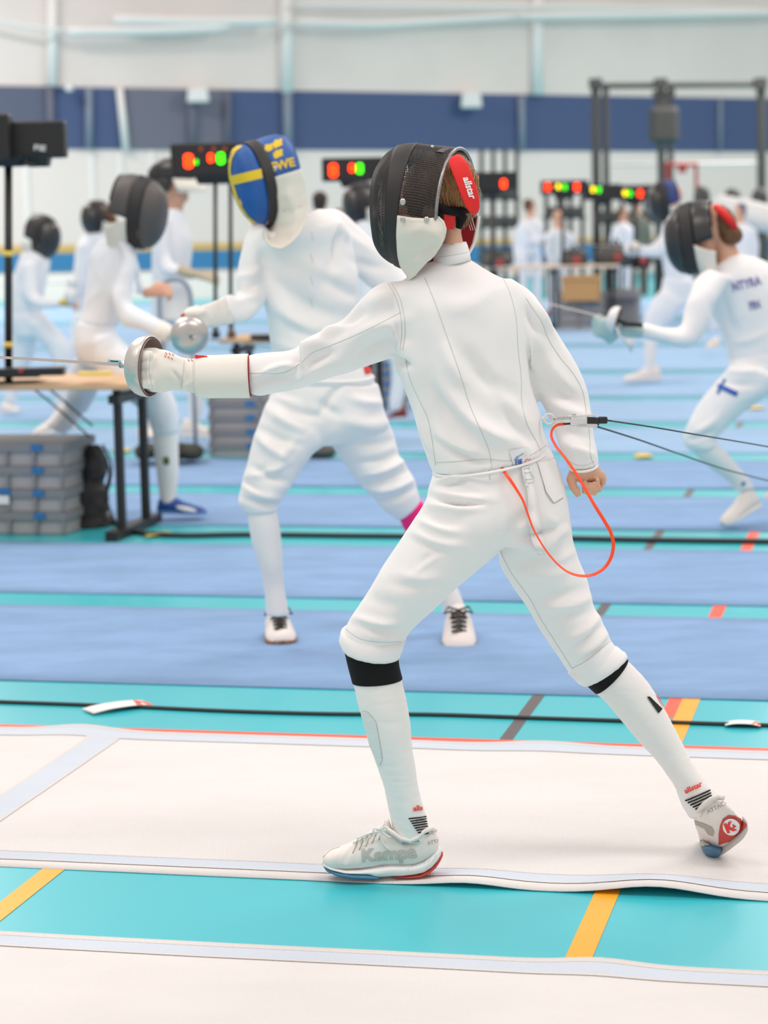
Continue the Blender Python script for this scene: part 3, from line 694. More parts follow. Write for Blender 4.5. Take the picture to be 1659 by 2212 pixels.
for x, yy, ww, hh, lb, m in ((1240, 560, 60, 40, 'black kit bag on the far table under the wide display', M_rack), (1330, 552, 80, 50, 'long black kit bag on the far table', M_rack), (1075, 565, 62, 34, 'dark kit bag behind the front fencer shoulder', M_rack), (1385, 560, 44, 40, 'black kit bag beside the far fencer weapon hand', M_blackpl)):
    e = empty('kit_bag', P(x, yy + hh / 2, 27.4), lb, 'bag'); s = pxs(27.4)
    mb = MB(); mb.tube([P(x - ww / 2, yy, 27.4), P(x - ww * .4, yy, 27.4), P(x + ww * .4, yy, 27.4), P(x + ww / 2, yy, 27.4)], [hh * .2 * s, hh * .5 * s, hh * .5 * s, hh * .2 * s], 14); mb.build('bag_body', m, e, smooth=True)
    MB().tube([P(x - 8, yy - hh * .45, 27.3), P(x, yy - hh * .75, 27.3), P(x + 8, yy - hh * .45, 27.3)], .02, 6).build('handle', m, e, smooth=True)
    MB().disc(P(x + 5, yy + 2, 27.4 - hh * .5 * s - .01), (0, 1, 0), .045, .02).build('red_tag', M_redmet, e)
# objects on table B
for x, yy, h_, lb, nm in ((466, 722, 34, 'black bottle on the table behind the silver bell guard', 'bottle'), (500, 716, 40, 'brown glass bottle on the table beside the flag mask fencer', 'bottle')):
    e = empty('bottle', P(x, 730, 14.1), lb, 'bottle'); s = pxs(14.1); m = M_disp if x < 480 else mat('brown_glass', (.12, .06, .02), .3)
    MB().tube([P(x, 730, 14.1), P(x, 728, 14.1), P(x, 718, 14.1), P(x, 712, 14.1), P(x, 706, 14.1)], [.0 + 9 * s, 10 * s, 9 * s, 5 * s, 4 * s], 14).build('bottle_body', m, e, smooth=True)
    MB().tube([P(x, 706, 14.1), P(x, 700, 14.1)], 5 * s, 12).build('cap', M_disp, e)
o = MB().box(P(570, 728, 14.1), (.16, .1, .03)).build('scoring_control_box', M_disp, None); tag(o, 'flat black box on the table left of the flag mask fencer hip', 'control box')
o = empty('floor_bag', G(385, 985), 'flat black and olive bag on the floor behind the blue shoe', 'bag')
mb = MB()
for x, y, r_ in ((315, 975, 24), (350, 972, 26), (385, 974, 30), (415, 976, 24)): mb.ell(P(x, y, 13.6) * 1 + Vector((0, 0, 0)), ((r_ * pxs(13.6), 0, 0), (0, .14, 0), (0, 0, .045)))
fuse('bag_body', mb, .015, 3, M_greenblk, o, wrinkle(amp=.008, freq=12))
MB().tube([P(350, 966, 13.5), P(375, 955, 13.5), P(395, 966, 13.5)], .012, 6).build('strap', M_rack, o, smooth=True)
o = empty('floor_bag', G(690, 985), 'dark kit bag seen between the legs of the flag mask fencer', 'bag')
mb = MB(); mb.tube([P(682, 978, 13.8), P(692, 945, 13.8), P(700, 915, 13.8)], [.07, .06, .03], 12); mb.ell(P(695, 975, 13.8), ((.09, 0, 0), (0, .1, 0), (0, 0, .05)))
fuse('bag_body', mb, .012, 2, M_rack, o)
# white chair
e = empty('plastic_chair', P(378, 830, 14.2), 'white plastic chair back seen behind the left fencer arm', 'chair')
q = [(346, 705), (345, 640), (350, 615), (365, 606), (395, 608), (408, 625), (413, 660), (416, 705)]
MB().tube([P(x, y, 14.2) for x, y in interp(q, 30)], .014, 8).build('back_frame', M_postb, e, smooth=True)
mb = MB(); mb.box(P(380, 652, 14.25), (62 * pxs(14.2), .02, 78 * pxs(14.2))); mb.build('backrest', M_whitepl, e, bevel=.008)
MB().box(P(382, 722, 14.0), (74 * pxs(14.2), .4, .03)).build('seat', M_whitepl, e, bevel=.01)
for x, yy in ((350, 13.85), (415, 13.85), (350, 14.25), (415, 14.25)):
    p = P(x, 722, yy); MB().tube([p, Vector((p.x, p.y, 0))], .012, 8).build('leg', M_postb, e, smooth=True)
# ---------------- people: shared builders ----------------
def LB(*lofts, Y0, inset=1.0, n=28, fine=3, se=1.0):
    mb = MB()
    for l in lofts: mb.rings(loftrings(l, Y0, inset, n, fine, se))
    return mb
def head(mb, c, fwd, s=1.0, upv=(0, 0, 1), nose=True):
    """skull, jaw, brow, nose, lips, chin and ears of one head; c = centre between the ears"""
    c = Vector(c); f = Vector(fwd).normalized(); u = Vector(upv); u = (u - f * u.dot(f)).normalized(); r = f.cross(u)
    E = lambda o, a, b, d: mb.ell(c + f * o[0] * s + r * o[1] * s + u * o[2] * s, (f * a * s, r * b * s, u * d * s), 12)
    E((-.005, 0, .03), .098, .076, .095); E((.03, 0, -.045), .062, .055, .065); E((.07, 0, -.092), .022, .024, .02)
    if nose:
        E((.098, 0, -.015), .020, .014, .028); E((.085, 0, .025), .012, .045, .012); E((.082, 0, -.06), .016, .024, .009)
    for q in (-1, 1): E((.0, q * .076, -.01), .02, .010, .032)
    return f, r, u
def eyes(c, f, r, u, parent, s=1.0):
    for q in (-1, 1):
        o = MB().ell(c + f * .082 * s + r * q * .032 * s + u * .008 * s, (f * .010 * s, r * .014 * s, u * .008 * s), 8).build('eye', M_whitepl, parent, smooth=True)
        MB().ell(c + f * .090 * s + r * q * .032 * s + u * .008 * s, (f * .004 * s, r * .006 * s, u * .006 * s), 8).build('iris', M_hairdk, o, smooth=True)
def curled_hand(mb, wrist, d, side, s=1.0, curl=1.0, thumb=1):
    """a fist holding a grip: palm, four bent fingers, thumb at the side. d = forearm direction, side = knuckle row direction"""
    d = Vector(d).normalized(); r = Vector(side).normalized(); r = (r - d * d.dot(r)).normalized(); n = d.cross(r)
    w_ = Vector(wrist)
    mb.rings([[w_ + d * t * s + (r * math.cos(a) * ww + n * math.sin(a) * hh) * s for a in [2 * math.pi * k / 14 for k in range(14)]] for t, ww, hh in ((-.02, .026, .02), (.01, .028, .02), (.045, .038, .018), (.085, .041, .016), (.098, .036, .012))])
    for i in range(4):
        o = (-.030 + .020 * i) * s; L = (.9, 1.05, 1.0, .8)[i] * s
        b = w_ + d * .088 * s + r * o
        p1 = b + (d * .026 + n * -.024 * curl) * L; p2 = p1 + (d * -.008 * curl + n * -.026) * L; p3 = p2 + (d * -.022 * curl + n * -.004) * L
        mb.tube([b - d * .02 * s, b, p1, p2, p3], [.011 * s, .0105 * s, .0095 * s, .0088 * s, .0075 * s], 10)
    b = w_ + d * .03 * s + r * .032 * s * thumb
    mb.tube([b, b + (r * .020 * thumb + d * .025 - n * .012) * s, b + (r * .010 * thumb + d * .048 - n * .032) * s, b + (-r * .010 * thumb + d * .058 - n * .045) * s], [.013 * s, .0125 * s, .011 * s, .009 * s], 10)
def bell_guard(center, axis, rad, parent_label, length=.9, grip_dir=None, name='epee', blade_end=None, curve=.0, fine=40, m=None):
    """an epee: bell guard, blade with tip, grip; axis points along the blade"""
    a = Vector(axis).normalized(); c = Vector(center); e = empty(name, c, parent_label, 'epee')
    x = a.orthogonal().normalized(); y = a.cross(x)
    prof = [(0, 1.0), (.10, 1.0), (.26, .985), (.42, .93), (.56, .82), (.66, .66), (.73, .46), (.77, .25), (.785, .05)]
    rg = [[c + a * t * rad + (x * math.cos(2 * math.pi * k / fine) + y * math.sin(2 * math.pi * k / fine)) * rad * q for k in range(fine)] for t, q in prof]
    mb = MB(); mb.rings(rg, caps=False); g = mb.build('bell_guard', m or M_guard, e, smooth=True, fix=False)
    s = g.modifiers.new('t', 'SOLIDIFY'); s.thickness = .0022; s.offset = -1 
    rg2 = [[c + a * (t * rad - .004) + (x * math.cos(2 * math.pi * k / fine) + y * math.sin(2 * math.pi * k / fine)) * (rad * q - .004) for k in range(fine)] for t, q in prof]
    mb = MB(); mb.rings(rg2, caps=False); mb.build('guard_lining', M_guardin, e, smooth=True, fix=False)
    tip = Vector(blade_end) if blade_end else c + a * length
    st = c + a * rad * .78; pts = [st.lerp(tip, t) + Vector((0, 0, 1)) * curve * math.sin(math.pi * t) for t in [i / 16 for i in range(17)]]
    mb = MB(); mb.tube(pts, [.0042 - .0022 * i / 16 for i in range(17)], 3, caps=True); mb.build('blade', M_steel, e, smooth=False)
    mb = MB(); mb.tube([tip - (tip - pts[-2]).normalized() * .012, tip + (tip - pts[-2]).normalized() * .006], .004, 10); mb.build('tip', M_steel, e)
    mb = MB(); mb.tube([c + a * rad * .7, c - a * .01, c - a * .035], .011, 10); mb.tube([c + a * .01, c + x * .03], .008, 8)
    mb.build('pistol_grip', M_blackpl, e, smooth=True)
    return e
def ringfun(M, U, S):
    return lambda th: M + U * math.cos(th) + S * math.sin(th)
def build_mask(parent, rings, ib, crown, a_crown, bib_outer, ms, wire=None, nth=64, name='mask', band_out=.004, bib_pts=None):
    """rings: (M,U,S) from the tip of the face to the rear of the band, ib = index where the band starts.
       crown: list of (M,U,S) behind the band; drawn over the arc |th|<a_crown. bib_outer: fn(th) outer rim for a..2pi-a"""
    mface, mband, mcrown, mbib, mlin, mtrim = ms
    e = empty(name, rings[-1][0]); e.parent = parent; e.matrix_parent_inverse = parent.matrix_world.inverted(); bpy.context.view_layer.update()
    def surf(rs, a0, a1, n, sub, out=0.0):
        R_ = [tuple(r[0]) + tuple(r[1]) + tuple(r[2]) for r in rs]
        pts = R_ if sub <= 1 else interp_any(R_, (len(R_) - 1) * sub + 1); g = []
        for q in pts:
            M, U, S = Vector(q[:3]), Vector(q[3:6]), Vector(q[6:9])
            if out: U = U * (1 + out / max(U.length, .01)); S = S * (1 + out / max(S.length, .01))
            g.append([M + U * math.cos(a0 + (a1 - a0) * k / n) + S * math.sin(a0 + (a1 - a0) * k / n) for k in range(n + 1)])
        return g
    def mesh(g, nm, m, smooth=True, cap=False, th=0.0, wr=0.0):
        n = len(g[0]); vs = [v for r_ in g for v in r_]; fs = [(i * n + k, i * n + k + 1, (i + 1) * n + k + 1, (i + 1) * n + k) for i in range(len(g) - 1) for k in range(n - 1)]
        if cap: c = sum(g[0], Vector()) / n; vs.append(c); fs += [(len(vs) - 1, k + 1, k) for k in range(n - 1)]
        o = pydata(nm, vs, fs, m, e, smooth)
        if wr:
            bm = bmesh.new(); bm.from_mesh(o.data); bmesh.ops.remove_doubles(bm, verts=bm.verts, dist=.0006); bm.to_mesh(o.data); bm.free()
            q = o.modifiers.new('w', 'WIREFRAME'); q.thickness = wr; q.use_even_offset = False; q.use_replace = True; o['kind'] = 'stuff'
        elif th:
            q = o.modifiers.new('t', 'SOLIDIFY'); q.thickness = th; q.offset = 0
        return o
    tp = 2 * math.pi
    fg = surf(rings[:ib + 1], 0, tp, (wire[0] if wire else nth), (wire[1] if wire else 3))
    mesh(fg, 'wire_mesh_face', mface, True, cap=True, th=.002, wr=wire[2] if wire else 0)
    mesh(surf(rings[ib:], 0, tp, nth, 3, band_out), 'face_band', mband, True, th=.003)
    cg = surf([rings[-1]] + crown, -a_crown, a_crown, (wire[3] if wire else nth // 2), (wire[4] if wire else 3))
    mesh(cg, 'wire_mesh_crown', mcrown, True, th=.002, wr=wire[-1] if wire else 0)
    # trim along the rear rim
    tr = cg[-1][2:-2]; MB().tube(tr, .0042, 8).build('rim_trim', mtrim, e, smooth=True)
    # bib
    M, U, S = rings[-1]; inn = ringfun(M, U * 1.03, S * 1.03); n = 44; rows = 14; g = []
    for j in range(rows + 1):
        t = j / rows; row = []
        for k in range(n + 1):
            th = a_crown + (tp - 2 * a_crown) * k / n; a = inn(th); b = bib_outer(th, k / n)
            mid = (a + b) / 2; bulge = (mid - M).normalized() * .018 * math.sin(math.pi * t)
            row.append(a.lerp(b, t) + bulge + Vector((noise.noise(Vector((k * .25, t * 3, M.x))), noise.noise(Vector((k * .25, t * 3, 5 + M.x))), 0)) * .0065 * math.sin(math.pi * t))
        g.append(row)
    bo = mesh(g, 'bib', mbib, True, th=.004)
    lin_ = [[p + (M - p).normalized() * .0045 for p in r_] for r_ in g]
    mesh(lin_, 'bib_lining', mlin, True)
    MB().tube(g[-1], .0042, 8).build('bib_edge', mbib, e, smooth=True)
    return e, g
def interp_any(pts, n):
    A = np.array(pts, float); k = len(A); d = np.r_[0, np.cumsum(np.maximum(1e-5, np.linalg.norm(np.diff(A, axis=0), axis=1)))]
    T = np.gradient(A, d, axis=0); out = []
    for x in np.linspace(0, d[-1], n):
        i = max(0, min(int(np.searchsorted(d, x, side='right')) - 1, k - 2)); h = d[i + 1] - d[i]; u = (x - d[i]) / h
        out.append((2 * u**3 - 3 * u**2 + 1) * A[i] + (u**3 - 2 * u**2 + u) * h * T[i] + (-2 * u**3 + 3 * u**2) * A[i + 1] + (u**3 - u**2) * h * T[i + 1])
    return out
def local_mask(parent, cx, cy, Y, yaw, pit, s, ms, sgn=1, wire=None, bib_len=1.0, name='mask', tilt=0.0):
    """a fencing mask in its own frame; yaw 0 faces the camera, 90 faces right; pit > 0 looks down"""
    y_ = math.radians(yaw); p_ = math.radians(pit)
    f = Vector((math.sin(y_) * math.cos(p_), -math.cos(y_) * math.cos(p_), -math.sin(p_)))
    r = f.cross(Vector((0, 0, 1))).normalized(); u = r.cross(f)
    if tilt: Rm = Matrix.Rotation(math.radians(tilt), 3, f); r = Rm @ r; u = Rm @ u
    c = P(cx, cy, Y)
    R_ = lambda a, zc, hz, hs: (c + f * a * s + u * zc * s, u * hz * s, r * hs * s)
    rings = [R_(.138, -.015, .012, .012), R_(.132, -.015, .065, .048), R_(.115, -.015, .105, .074), R_(.088, -.015, .132, .090), R_(.060, -.012, .143, .098), R_(.035, -.010, .146, .101), R_(.008, -.006, .147, .102)]
    crown = [R_(-.03, .0, .142, .103), R_(-.075, .004, .128, .100)]
    aa = math.radians(102)
    M2 = c - f * .015 * s - u * .035 * s
    def outer(th, t): return M2 + u * .155 * s * bib_len * math.cos(th) * (1.05 if math.cos(th) < 0 else 1) + r * .108 * s * math.sin(th) - f * .06 * s * (1 - abs(2 * t - 1) * 0) + f * .03 * s * (1 - abs(2 * t - 1)) 
    return build_mask(parent, rings, 4, crown, aa, outer, ms, wire=wire, nth=36, name=name)[0], (c, f, r, u)
MS_BLACK = None
# ---------------- the front fencer ----------------
Y1 = G(840, 1893, .006).y
F1 = empty('person', G(900, 1885), 'front fencer in white with his back to us, black mask, weapon arm stretched left', 'person', 'fencers in white')
torso = [(925, 566, 1014, 562, .052), (890, 592, 1052, 584, .075), (850, 622, 1100, 608, .092), (833, 670, 1128, 645, .108), (843, 730, 1140, 705, .116), (853, 790, 1139, 775, .118), (876, 850, 1148, 835, .115), (897, 912, 1167, 893, .112), (913, 965, 1174, 935, .115), (926, 1004, 1181, 955, .118), (934, 1024, 1187, 975, .118)]
larm = [(900, 615, 905, 745, .05), (850, 607, 876, 765, .058), (812, 618, 836, 776, .060), (778, 650, 800, 788, .056, .01), (740, 690, 762, 800, .054, .02), (696, 716, 712, 816, .050, .03), (660, 733, 672, 832, .048, .035), (630, 755, 634, 844, .046, .04), (592, 759, 592, 850, .044, .045), (552, 763, 553, 856, .042, .05), (532, 768, 534, 848, .040, .05)]
rarm = [(1050, 660, 1100, 598, .055), (1082, 700, 1148, 634, .060, .01), (1112, 745, 1184, 690, .060, .02), (1134, 780, 1221, 745, .056, .03), (1143, 828, 1250, 796, .052, .03), (1166, 868, 1270, 854, .048, .03), (1186, 908, 1276, 902, .045, .02), (1204, 950, 1281, 946, .043, .01), (1221, 987, 1287, 980, .041, .0), (1229, 1012, 1291, 1004, .040, .0)]
pelvis = [(945, 985, 1176, 950, .105), (933, 1030, 1202, 1002, .112), (923, 1062, 1221, 1055, .120), (922, 1095, 1230, 1112, .126), (945, 1130, 1226, 1150, .120), (1000, 1165, 1190, 1180, .095)]
lthigh = [(935, 1050, 1150, 1090, .11, -.01), (916, 1086, 1128, 1145, .112, -.02), (880, 1140, 1085, 1188, .104, -.02), (845, 1192, 1036, 1228, .096, -.02), (812, 1246, 985, 1272, .088, -.02), (780, 1298, 938, 1318, .080, -.01), (757, 1336, 904, 1350, .074), (742, 1362, 884, 1372, .068), (737, 1388, 866, 1402, .064), (741, 1398, 859, 1414, .060)]
rthigh = [(1060, 1120, 1215, 1050, .10, .04), (1074, 1175, 1231, 1108, .100, .05), (1084, 1222, 1237, 1160, .096, .06), (1110, 1266, 1248, 1206, .090, .07), (1142, 1312, 1270, 1258, .082, .08), (1168, 1358, 1281, 1308, .076, .09), (1193, 1396, 1304, 1350, .070, .09), (1216, 1432, 1321, 1388, .064, .10), (1231, 1456, 1335, 1406, .062, .10), (1262, 1477, 1350, 1419, .058, .10)]
lshin = [(745, 1375, 868, 1375, .058), (742, 1395, 856, 1412, .057), (753, 1437, 859, 1440, .056), (763, 1475, 867, 1466, .056), (774, 1524, 878, 1513, .056), (789, 1576, 886, 1560, .053), (803, 1623, 890, 1612, .048), (818, 1665, 897, 1654, .043), (829, 1698, 903, 1696, .040), (838, 1742, 913, 1737, .038), (845, 1775, 925, 1776, .038), (852, 1815, 930, 1815, .036)]
rshin = [(1250, 1455, 1336, 1400, .054, .10), (1265, 1477, 1352, 1422, .054, .10), (1304, 1512, 1395, 1468, .054, .105), (1350, 1566, 1437, 1534, .052, .11), (1380, 1602, 1457, 1573, .048, .115), (1413, 1637, 1477, 1611, .043, .12), (1439, 1671, 1499, 1652, .040, .12), (1459, 1702, 1521, 1682, .038, .12), (1470, 1734, 1548, 1712, .038, .12), (1490, 1768, 1570, 1745, .036, .12)]
# jacket
cr_j = [(905, 700, 1010, 990, 20, -3), (960, 660, 1050, 640, 26, 2), (930, 800, 1090, 960, 24, 4), (940, 850, 1040, 960, 16, -4), (1000, 760, 1110, 860, 24, -4), (1010, 900, 1120, 960, 18, 4), (940, 925, 1030, 985, 14, 4), (950, 955, 1060, 1002, 10, -4), (1060, 800, 1140, 920, 20, 3), (1085, 870, 1150, 960, 14, -3), (960, 740, 1000, 830, 18, 3), (905, 880, 940, 980, 12, 3),
        (875, 690, 760, 735, 15, 4), (870, 735, 770, 775, 14, -5), (855, 640, 800, 660, 16, 4), (790, 670, 720, 730, 14, -4), (760, 700, 690, 735, 10, 4), (720, 760, 660, 800, 14, -4), (700, 740, 650, 760, 10, 4), (650, 735, 640, 800, 9, -5), (665, 745, 655, 810, 9, 5), (640, 790, 560, 812, 8, 5), (620, 815, 550, 830, 10, -3), (690, 790, 640, 825, 10, 3), (870, 760, 840, 700, 10, 4), (845, 770, 880, 790, 10, -5),
        (1140, 660, 1165, 720, 12, -4), (1150, 650, 1190, 720, 10, 5), (1140, 720, 1160, 800, 10, 3), (1180, 760, 1240, 850, 14, 3), (1160, 820, 1260, 870, 18, -3), (1180, 850, 1265, 905, 16, 4), (1195, 900, 1270, 950, 14, -3), (1215, 950, 1280, 985, 10, 3)]
mb = LB(torso, larm, rarm, Y0=Y1)
mb.rings(loftrings([(925, 625, 1070, 617, .085), (900, 680, 1110, 662, .105), (890, 740, 1120, 725, .10), (930, 800, 1080, 790, .05)], Y1 - .006))
jk = fuse('jacket', mb, .0055, 9, M_white, F1, wrinkle([c[:4] + (c[4] * .9, c[5] * 1.9) for c in cr_j], amp=.0020, freq=7, amp2=.005, seed=2))
mb = MB(); rg = []
for (lx, ly, rx, ry, hd) in ((936, 574, 1018, 562, .066), (936, 556, 1015, 548, .060), (940, 538, 1011, 532, .056), (945, 527, 1007, 522, .053)):
    L = P(lx, ly, Y1); R = P(rx, ry, Y1); c = (L + R) / 2; a = (R - L) / 2
    rg.append([c + a * math.cos(2 * math.pi * k / 40) + Vector((0, hd * math.sin(2 * math.pi * k / 40), 0)) for k in range(40)])
mb.rings(rg, caps=False); o = mb.build('collar', M_white, F1, smooth=True, fix=False); s = o.modifiers.new('t', 'SOLIDIFY'); s.thickness = .005
# hem and cuffs as rolled cloth edges
def hemring(name, L, R, hd, Y, rad, m, parent, sag=0, n=48, squash=1.0):
    a = P(*L, Y); b = P(*R, Y); c = (a + b) / 2; h = (b - a) / 2; s = pxs(Y)
    pts = [c + h * math.cos(2 * math.pi * k / n) + Vector((0, hd * math.sin(2 * math.pi * k / n), 0)) - Vector((0, 0, 1)) * sag * s * (-math.sin(2 * math.pi * k / n)) for k in range(n + 1)]
    mb = MB(); mb.tube(pts, rad, 8, caps=False); return mb.build(name, m, parent, smooth=True)
hemring('hem', (937, 1020), (1186, 972), .121, Y1, .0035, M_white, F1, sag=10)
hemring('cuff_edge', (1231, 1011), (1290, 1003), .039, Y1, .003, M_white, F1, sag=7)
# breeches
cr_b = [(1150, 1095, 1080, 1195, 12, -6), (930, 1072, 1040, 1088, 5, -9), (935, 1058, 1060, 1078, 11, 7), (915, 1085, 1040, 1098, 9, 6), (900, 1105, 1000, 1130, 14, -4), (905, 1120, 985, 1148, 9, 6), (890, 1150, 1000, 1180, 12, 5), (895, 1165, 960, 1190, 8, -4), (950, 1190, 900, 1230, 8, -4), (945, 1200, 895, 1240, 8, 4), (860, 1240, 950, 1250, 12, 3), (840, 1260, 960, 1262, 10, -3), (770, 1335, 870, 1345, 9, 6), (770, 1350, 880, 1362, 9, -5), (790, 1370, 870, 1380, 8, 4), (800, 1290, 860, 1310, 14, -3), (940, 1040, 1000, 1020, 7, 5), (950, 1050, 1010, 1030, 7, -4), (990, 1015, 1050, 1060, 14, 3),
        (1100, 1160, 1200, 1140, 12, -5), (1120, 1185, 1235, 1140, 10, 5), (1130, 1170, 1220, 1130, 8, -6), (1110, 1215, 1190, 1200, 12, -4), (1130, 1240, 1230, 1230, 14, 4), (1150, 1290, 1260, 1270, 12, -5), (1170, 1310, 1275, 1290, 10, 6), (1190, 1330, 1275, 1320, 9, -4), (1230, 1380, 1290, 1335, 8, 7), (1238, 1400, 1300, 1352, 7, -7), (1240, 1415, 1310, 1368, 7, 6), (1250, 1425, 1315, 1385, 6, -5), (1170, 1215, 1240, 1190, 10, 4), (1180, 1110, 1228, 1150, 10, 3), (1150, 1180, 1195, 1170, 10, 4)]
mb = LB(pelvis, lthigh, rthigh, Y0=Y1)
br = fuse('breeches', mb, .0055, 8, M_white, F1, wrinkle(cr_b, amp=.0018, freq=7, amp2=.005, seed=9))
def cuffband(rows, Y, m, parent, n=64):
    rg = []
    for lx, ly, rx, ry, hd, sag, out in rows:
        a = P(lx, ly, Y); b = P(rx, ry, Y); c = (a + b) / 2; h = (b - a) / 2; h = h * (1 + out / h.length); s = pxs(Y); g = []
        for k in range(n):
            t = 2 * math.pi * k / n; g.append(c + h * math.cos(t) + Vector((0, (hd + out) * math.sin(t), 0)) + Vector((0, 0, 1)) * (sag * s * math.sin(t) + .0012 * noise.noise(Vector((k * .5, lx, 0)))) + h.normalized() * .0012 * noise.noise(Vector((k * .7, ly, 3))))
        rg.append(g)
    mb = MB(); mb.rings(rg, caps=False); o = mb.build('knee_cuff', m, parent, smooth=True, fix=False); q = o.modifiers.new('t', 'SOLIDIFY'); q.thickness = .0045; q.offset = -1; return o
cuffband([(752, 1364, 868, 1374, .050, 12, -.004), (741, 1366, 873, 1380, .061, 13, .001), (739, 1373, 868, 1390, .062, 14, .0), (739, 1384, 864, 1400, .062, 14, .0025), (741, 1392, 861, 1408, .060, 14, .0012), (744, 1398, 859, 1415, .059, 14, .002)], Y1, M_white, F1)
cuffband([(1236, 1442, 1322, 1398, .050, -2, -.004), (1232, 1453, 1332, 1402, .057, -2, .001), (1244, 1464, 1341, 1410, .059, -2, .001), (1254, 1471, 1346, 1415, .058, -2, .0028), (1264, 1478, 1351, 1421, .056, -2, .0015)], Y1 + .10, M_white, F1)
# socks
def sock(sts, name='sock'):
    return fuse(name, LB(sts, Y0=Y1, n=32), .0045, 6, M_sock, F1, wrinkle(amp=.0006, freq=20, stretch=(1, 1, 4)))
lshin_s = [tuple(s) for s in lshin]; sl = sock(lshin_s); sr = sock(rshin)
# black bands of the socks
def subloft(sts, i0, i1, Y0, grow):
    r_ = loftrings(sts, Y0, 1.0, 40, 6); r_ = r_[i0:i1]; out = []
    for g in r_:
        c = sum(g, Vector()) / len(g); out.append([c + (p - c) * (1 + grow / (p - c).length) for p in g])
    return out
mb = MB(); mb.rings(subloft([(742, 1388, 858, 1402, .057), (753, 1437, 860, 1436, .056), (763, 1475, 867, 1466, .056)], 0, 13, Y1, .0026), caps=False); mb.build('black_sock_band', M_black, sl, smooth=True)
mb = MB(); mb.rings(subloft([(1262, 1473, 1350, 1418, .055, .10), (1276, 1486, 1350, 1422, .055, .10), (1287, 1496, 1355, 1427, .055, .10)], 0, 13, Y1, .0026), caps=False); mb.build('black_sock_band', M_black, sr, smooth=True)
bl = bvh_of([sl]); brr = bvh_of([sr])
for i in range(8):
    y = 1764 + i * 5.0; x0 = 881 + i * 3.2; x1 = 918 + i * .75
    patch('black_stripe', bl, [(x0 + 1, y + 2.6), (x1, y - 1.2), (x1 + .5, y + 1.6), (x0 + 2, y + 5.6)], M_print_black, sl, off=.0035)
lettering('red_lettering', bl, 'alls', 901, 1746, 15.5, -5, M_print_red, sl, bold=.03, off=.0035)
for i in range(6):
    t = i / 5; ax_, ay_ = 1481 + i * 5.2, 1727 + i * 4.6; bx_, by_ = 1532 + i * 1.6, 1706 + i * 5.6
    if i > 3: bx_ -= 14 * (i - 3); by_ += 5 * (i - 3)
    patch('black_stripe', brr, [(ax_, ay_), (bx_, by_), (bx_ + 1, by_ + 3.2), (ax_ + 1.5, ay_ + 3.2)], M_print_black, sr, off=.0035)
lettering('red_lettering', brr, 'allstar', 1497, 1701, 15.5, -25, M_print_red, sr, bold=.03, off=.0035)
patch('black_logo_wedge', brr, [(1396, 1505), (1402, 1505), (1429, 1532), (1421, 1541)], M_print_black, sr, off=.003)
patch('red_logo_edge', brr, [(1413, 1496), (1416, 1497), (1434, 1531), (1430, 1526)], M_print_red, sr, off=.003)
patch('sock_logo_relief', bl, [(780, 1537), (794, 1537), (812, 1558), (820, 1600), (826, 1640), (820, 1655), (800, 1612)], mat('pale_mint_sock_knit', (.70, .75, .74), .9), sl, off=.002)
# seams of jacket and breeches
bj = bvh_of([jk]); bb = bvh_of([br])
for pts in ([(918, 600), (942, 659), (967, 731), (996, 814), (1018, 883), (1039, 930), (1057, 977), (1061, 1000)], [(1072, 577), (1097, 622), (1113, 677), (1119, 752), (1126, 821), (1127, 868), (1137, 912), (1159, 955), (1168, 975)], [(876, 775), (884, 814), (906, 865), (924, 904), (933, 948), (941, 1005)],
            [(845, 612), (862, 640), (872, 677), (875, 720), (870, 756)], [(838, 612), (855, 642), (865, 678), (868, 720), (864, 756)],
            [(866, 675), (800, 709), (750, 732), (700, 752), (672, 764), (652, 782), (613, 805), (566, 806), (530, 806)],
            [(1136, 644), (1148, 662), (1170, 695), (1184, 731), (1209, 771), (1238, 807), (1256, 839), (1267, 897), (1274, 948), (1275, 980), (1284, 1008)],
            [(942, 999), (1000, 996), (1057, 992), (1104, 995), (1148, 982), (1180, 962)], [(1229, 996), (1245, 1004), (1264, 1005), (1284, 997)], [(1062, 1003), (1062, 1012)]):
    seam('seam', bj, pts, .0008, M_seam, jk, off=.0002)
for pts in ([(1080, 1190), (1104, 1236), (1145, 1294), (1169, 1338), (1193, 1376), (1236, 1444)], [(1166, 1000), (1174, 1046), (1178, 1065), (1196, 1087), (1216, 1076)], [(1158, 998), (1170, 1010), (1190, 996), (1200, 985)], [(1057, 1015), (1058, 1036)],
            [(742, 1355), (775, 1378), (820, 1387), (866, 1386)], [(1236, 1444), (1270, 1425), (1300, 1400), (1318, 1385)]):
    seam('seam', bb, pts, .0009, M_seam, br, off=.0002)
seam('collar_stitching', bvh_of([o for o in F1.children if o.name.startswith('collar')]), [(948, 556), (980, 551), (1010, 545)], .0007, M_seam, F1)
o = patch('rear_pocket', bb, [(1160, 1000), (1196, 992), (1216, 1073), (1195, 1086), (1178, 1062)], M_white, br, off=.003)
patch('care_label', bj, [(1099, 972), (1139, 965), (1143, 992), (1140, 1001), (1114, 1009), (1108, 1004)], mat('printed_white_label', (.80, .82, .84), .6), jk, off=.003)
lettering('label_print', bj, 'FIE', 1119, 997, 13, -8, M_print_blue, jk, bold=.03, off=.0045)
for l_ in ([(1112, 988), (1120, 984), (1128, 979)], [(1108, 992), (1118, 988)]): seam('label_print', bj, l_, .0007, M_print_blue, jk, off=.005)
for l_ in ([(1126, 980), (1135, 976)], [(1129, 985), (1137, 982)]): seam('label_print', bj, l_, .0004, M_print_grey, jk, off=.005)
seam('label_signature', bj, [(1132, 996), (1136, 991), (1138, 993), (1142, 990)], .0008, M_print_red, jk, off=.005)
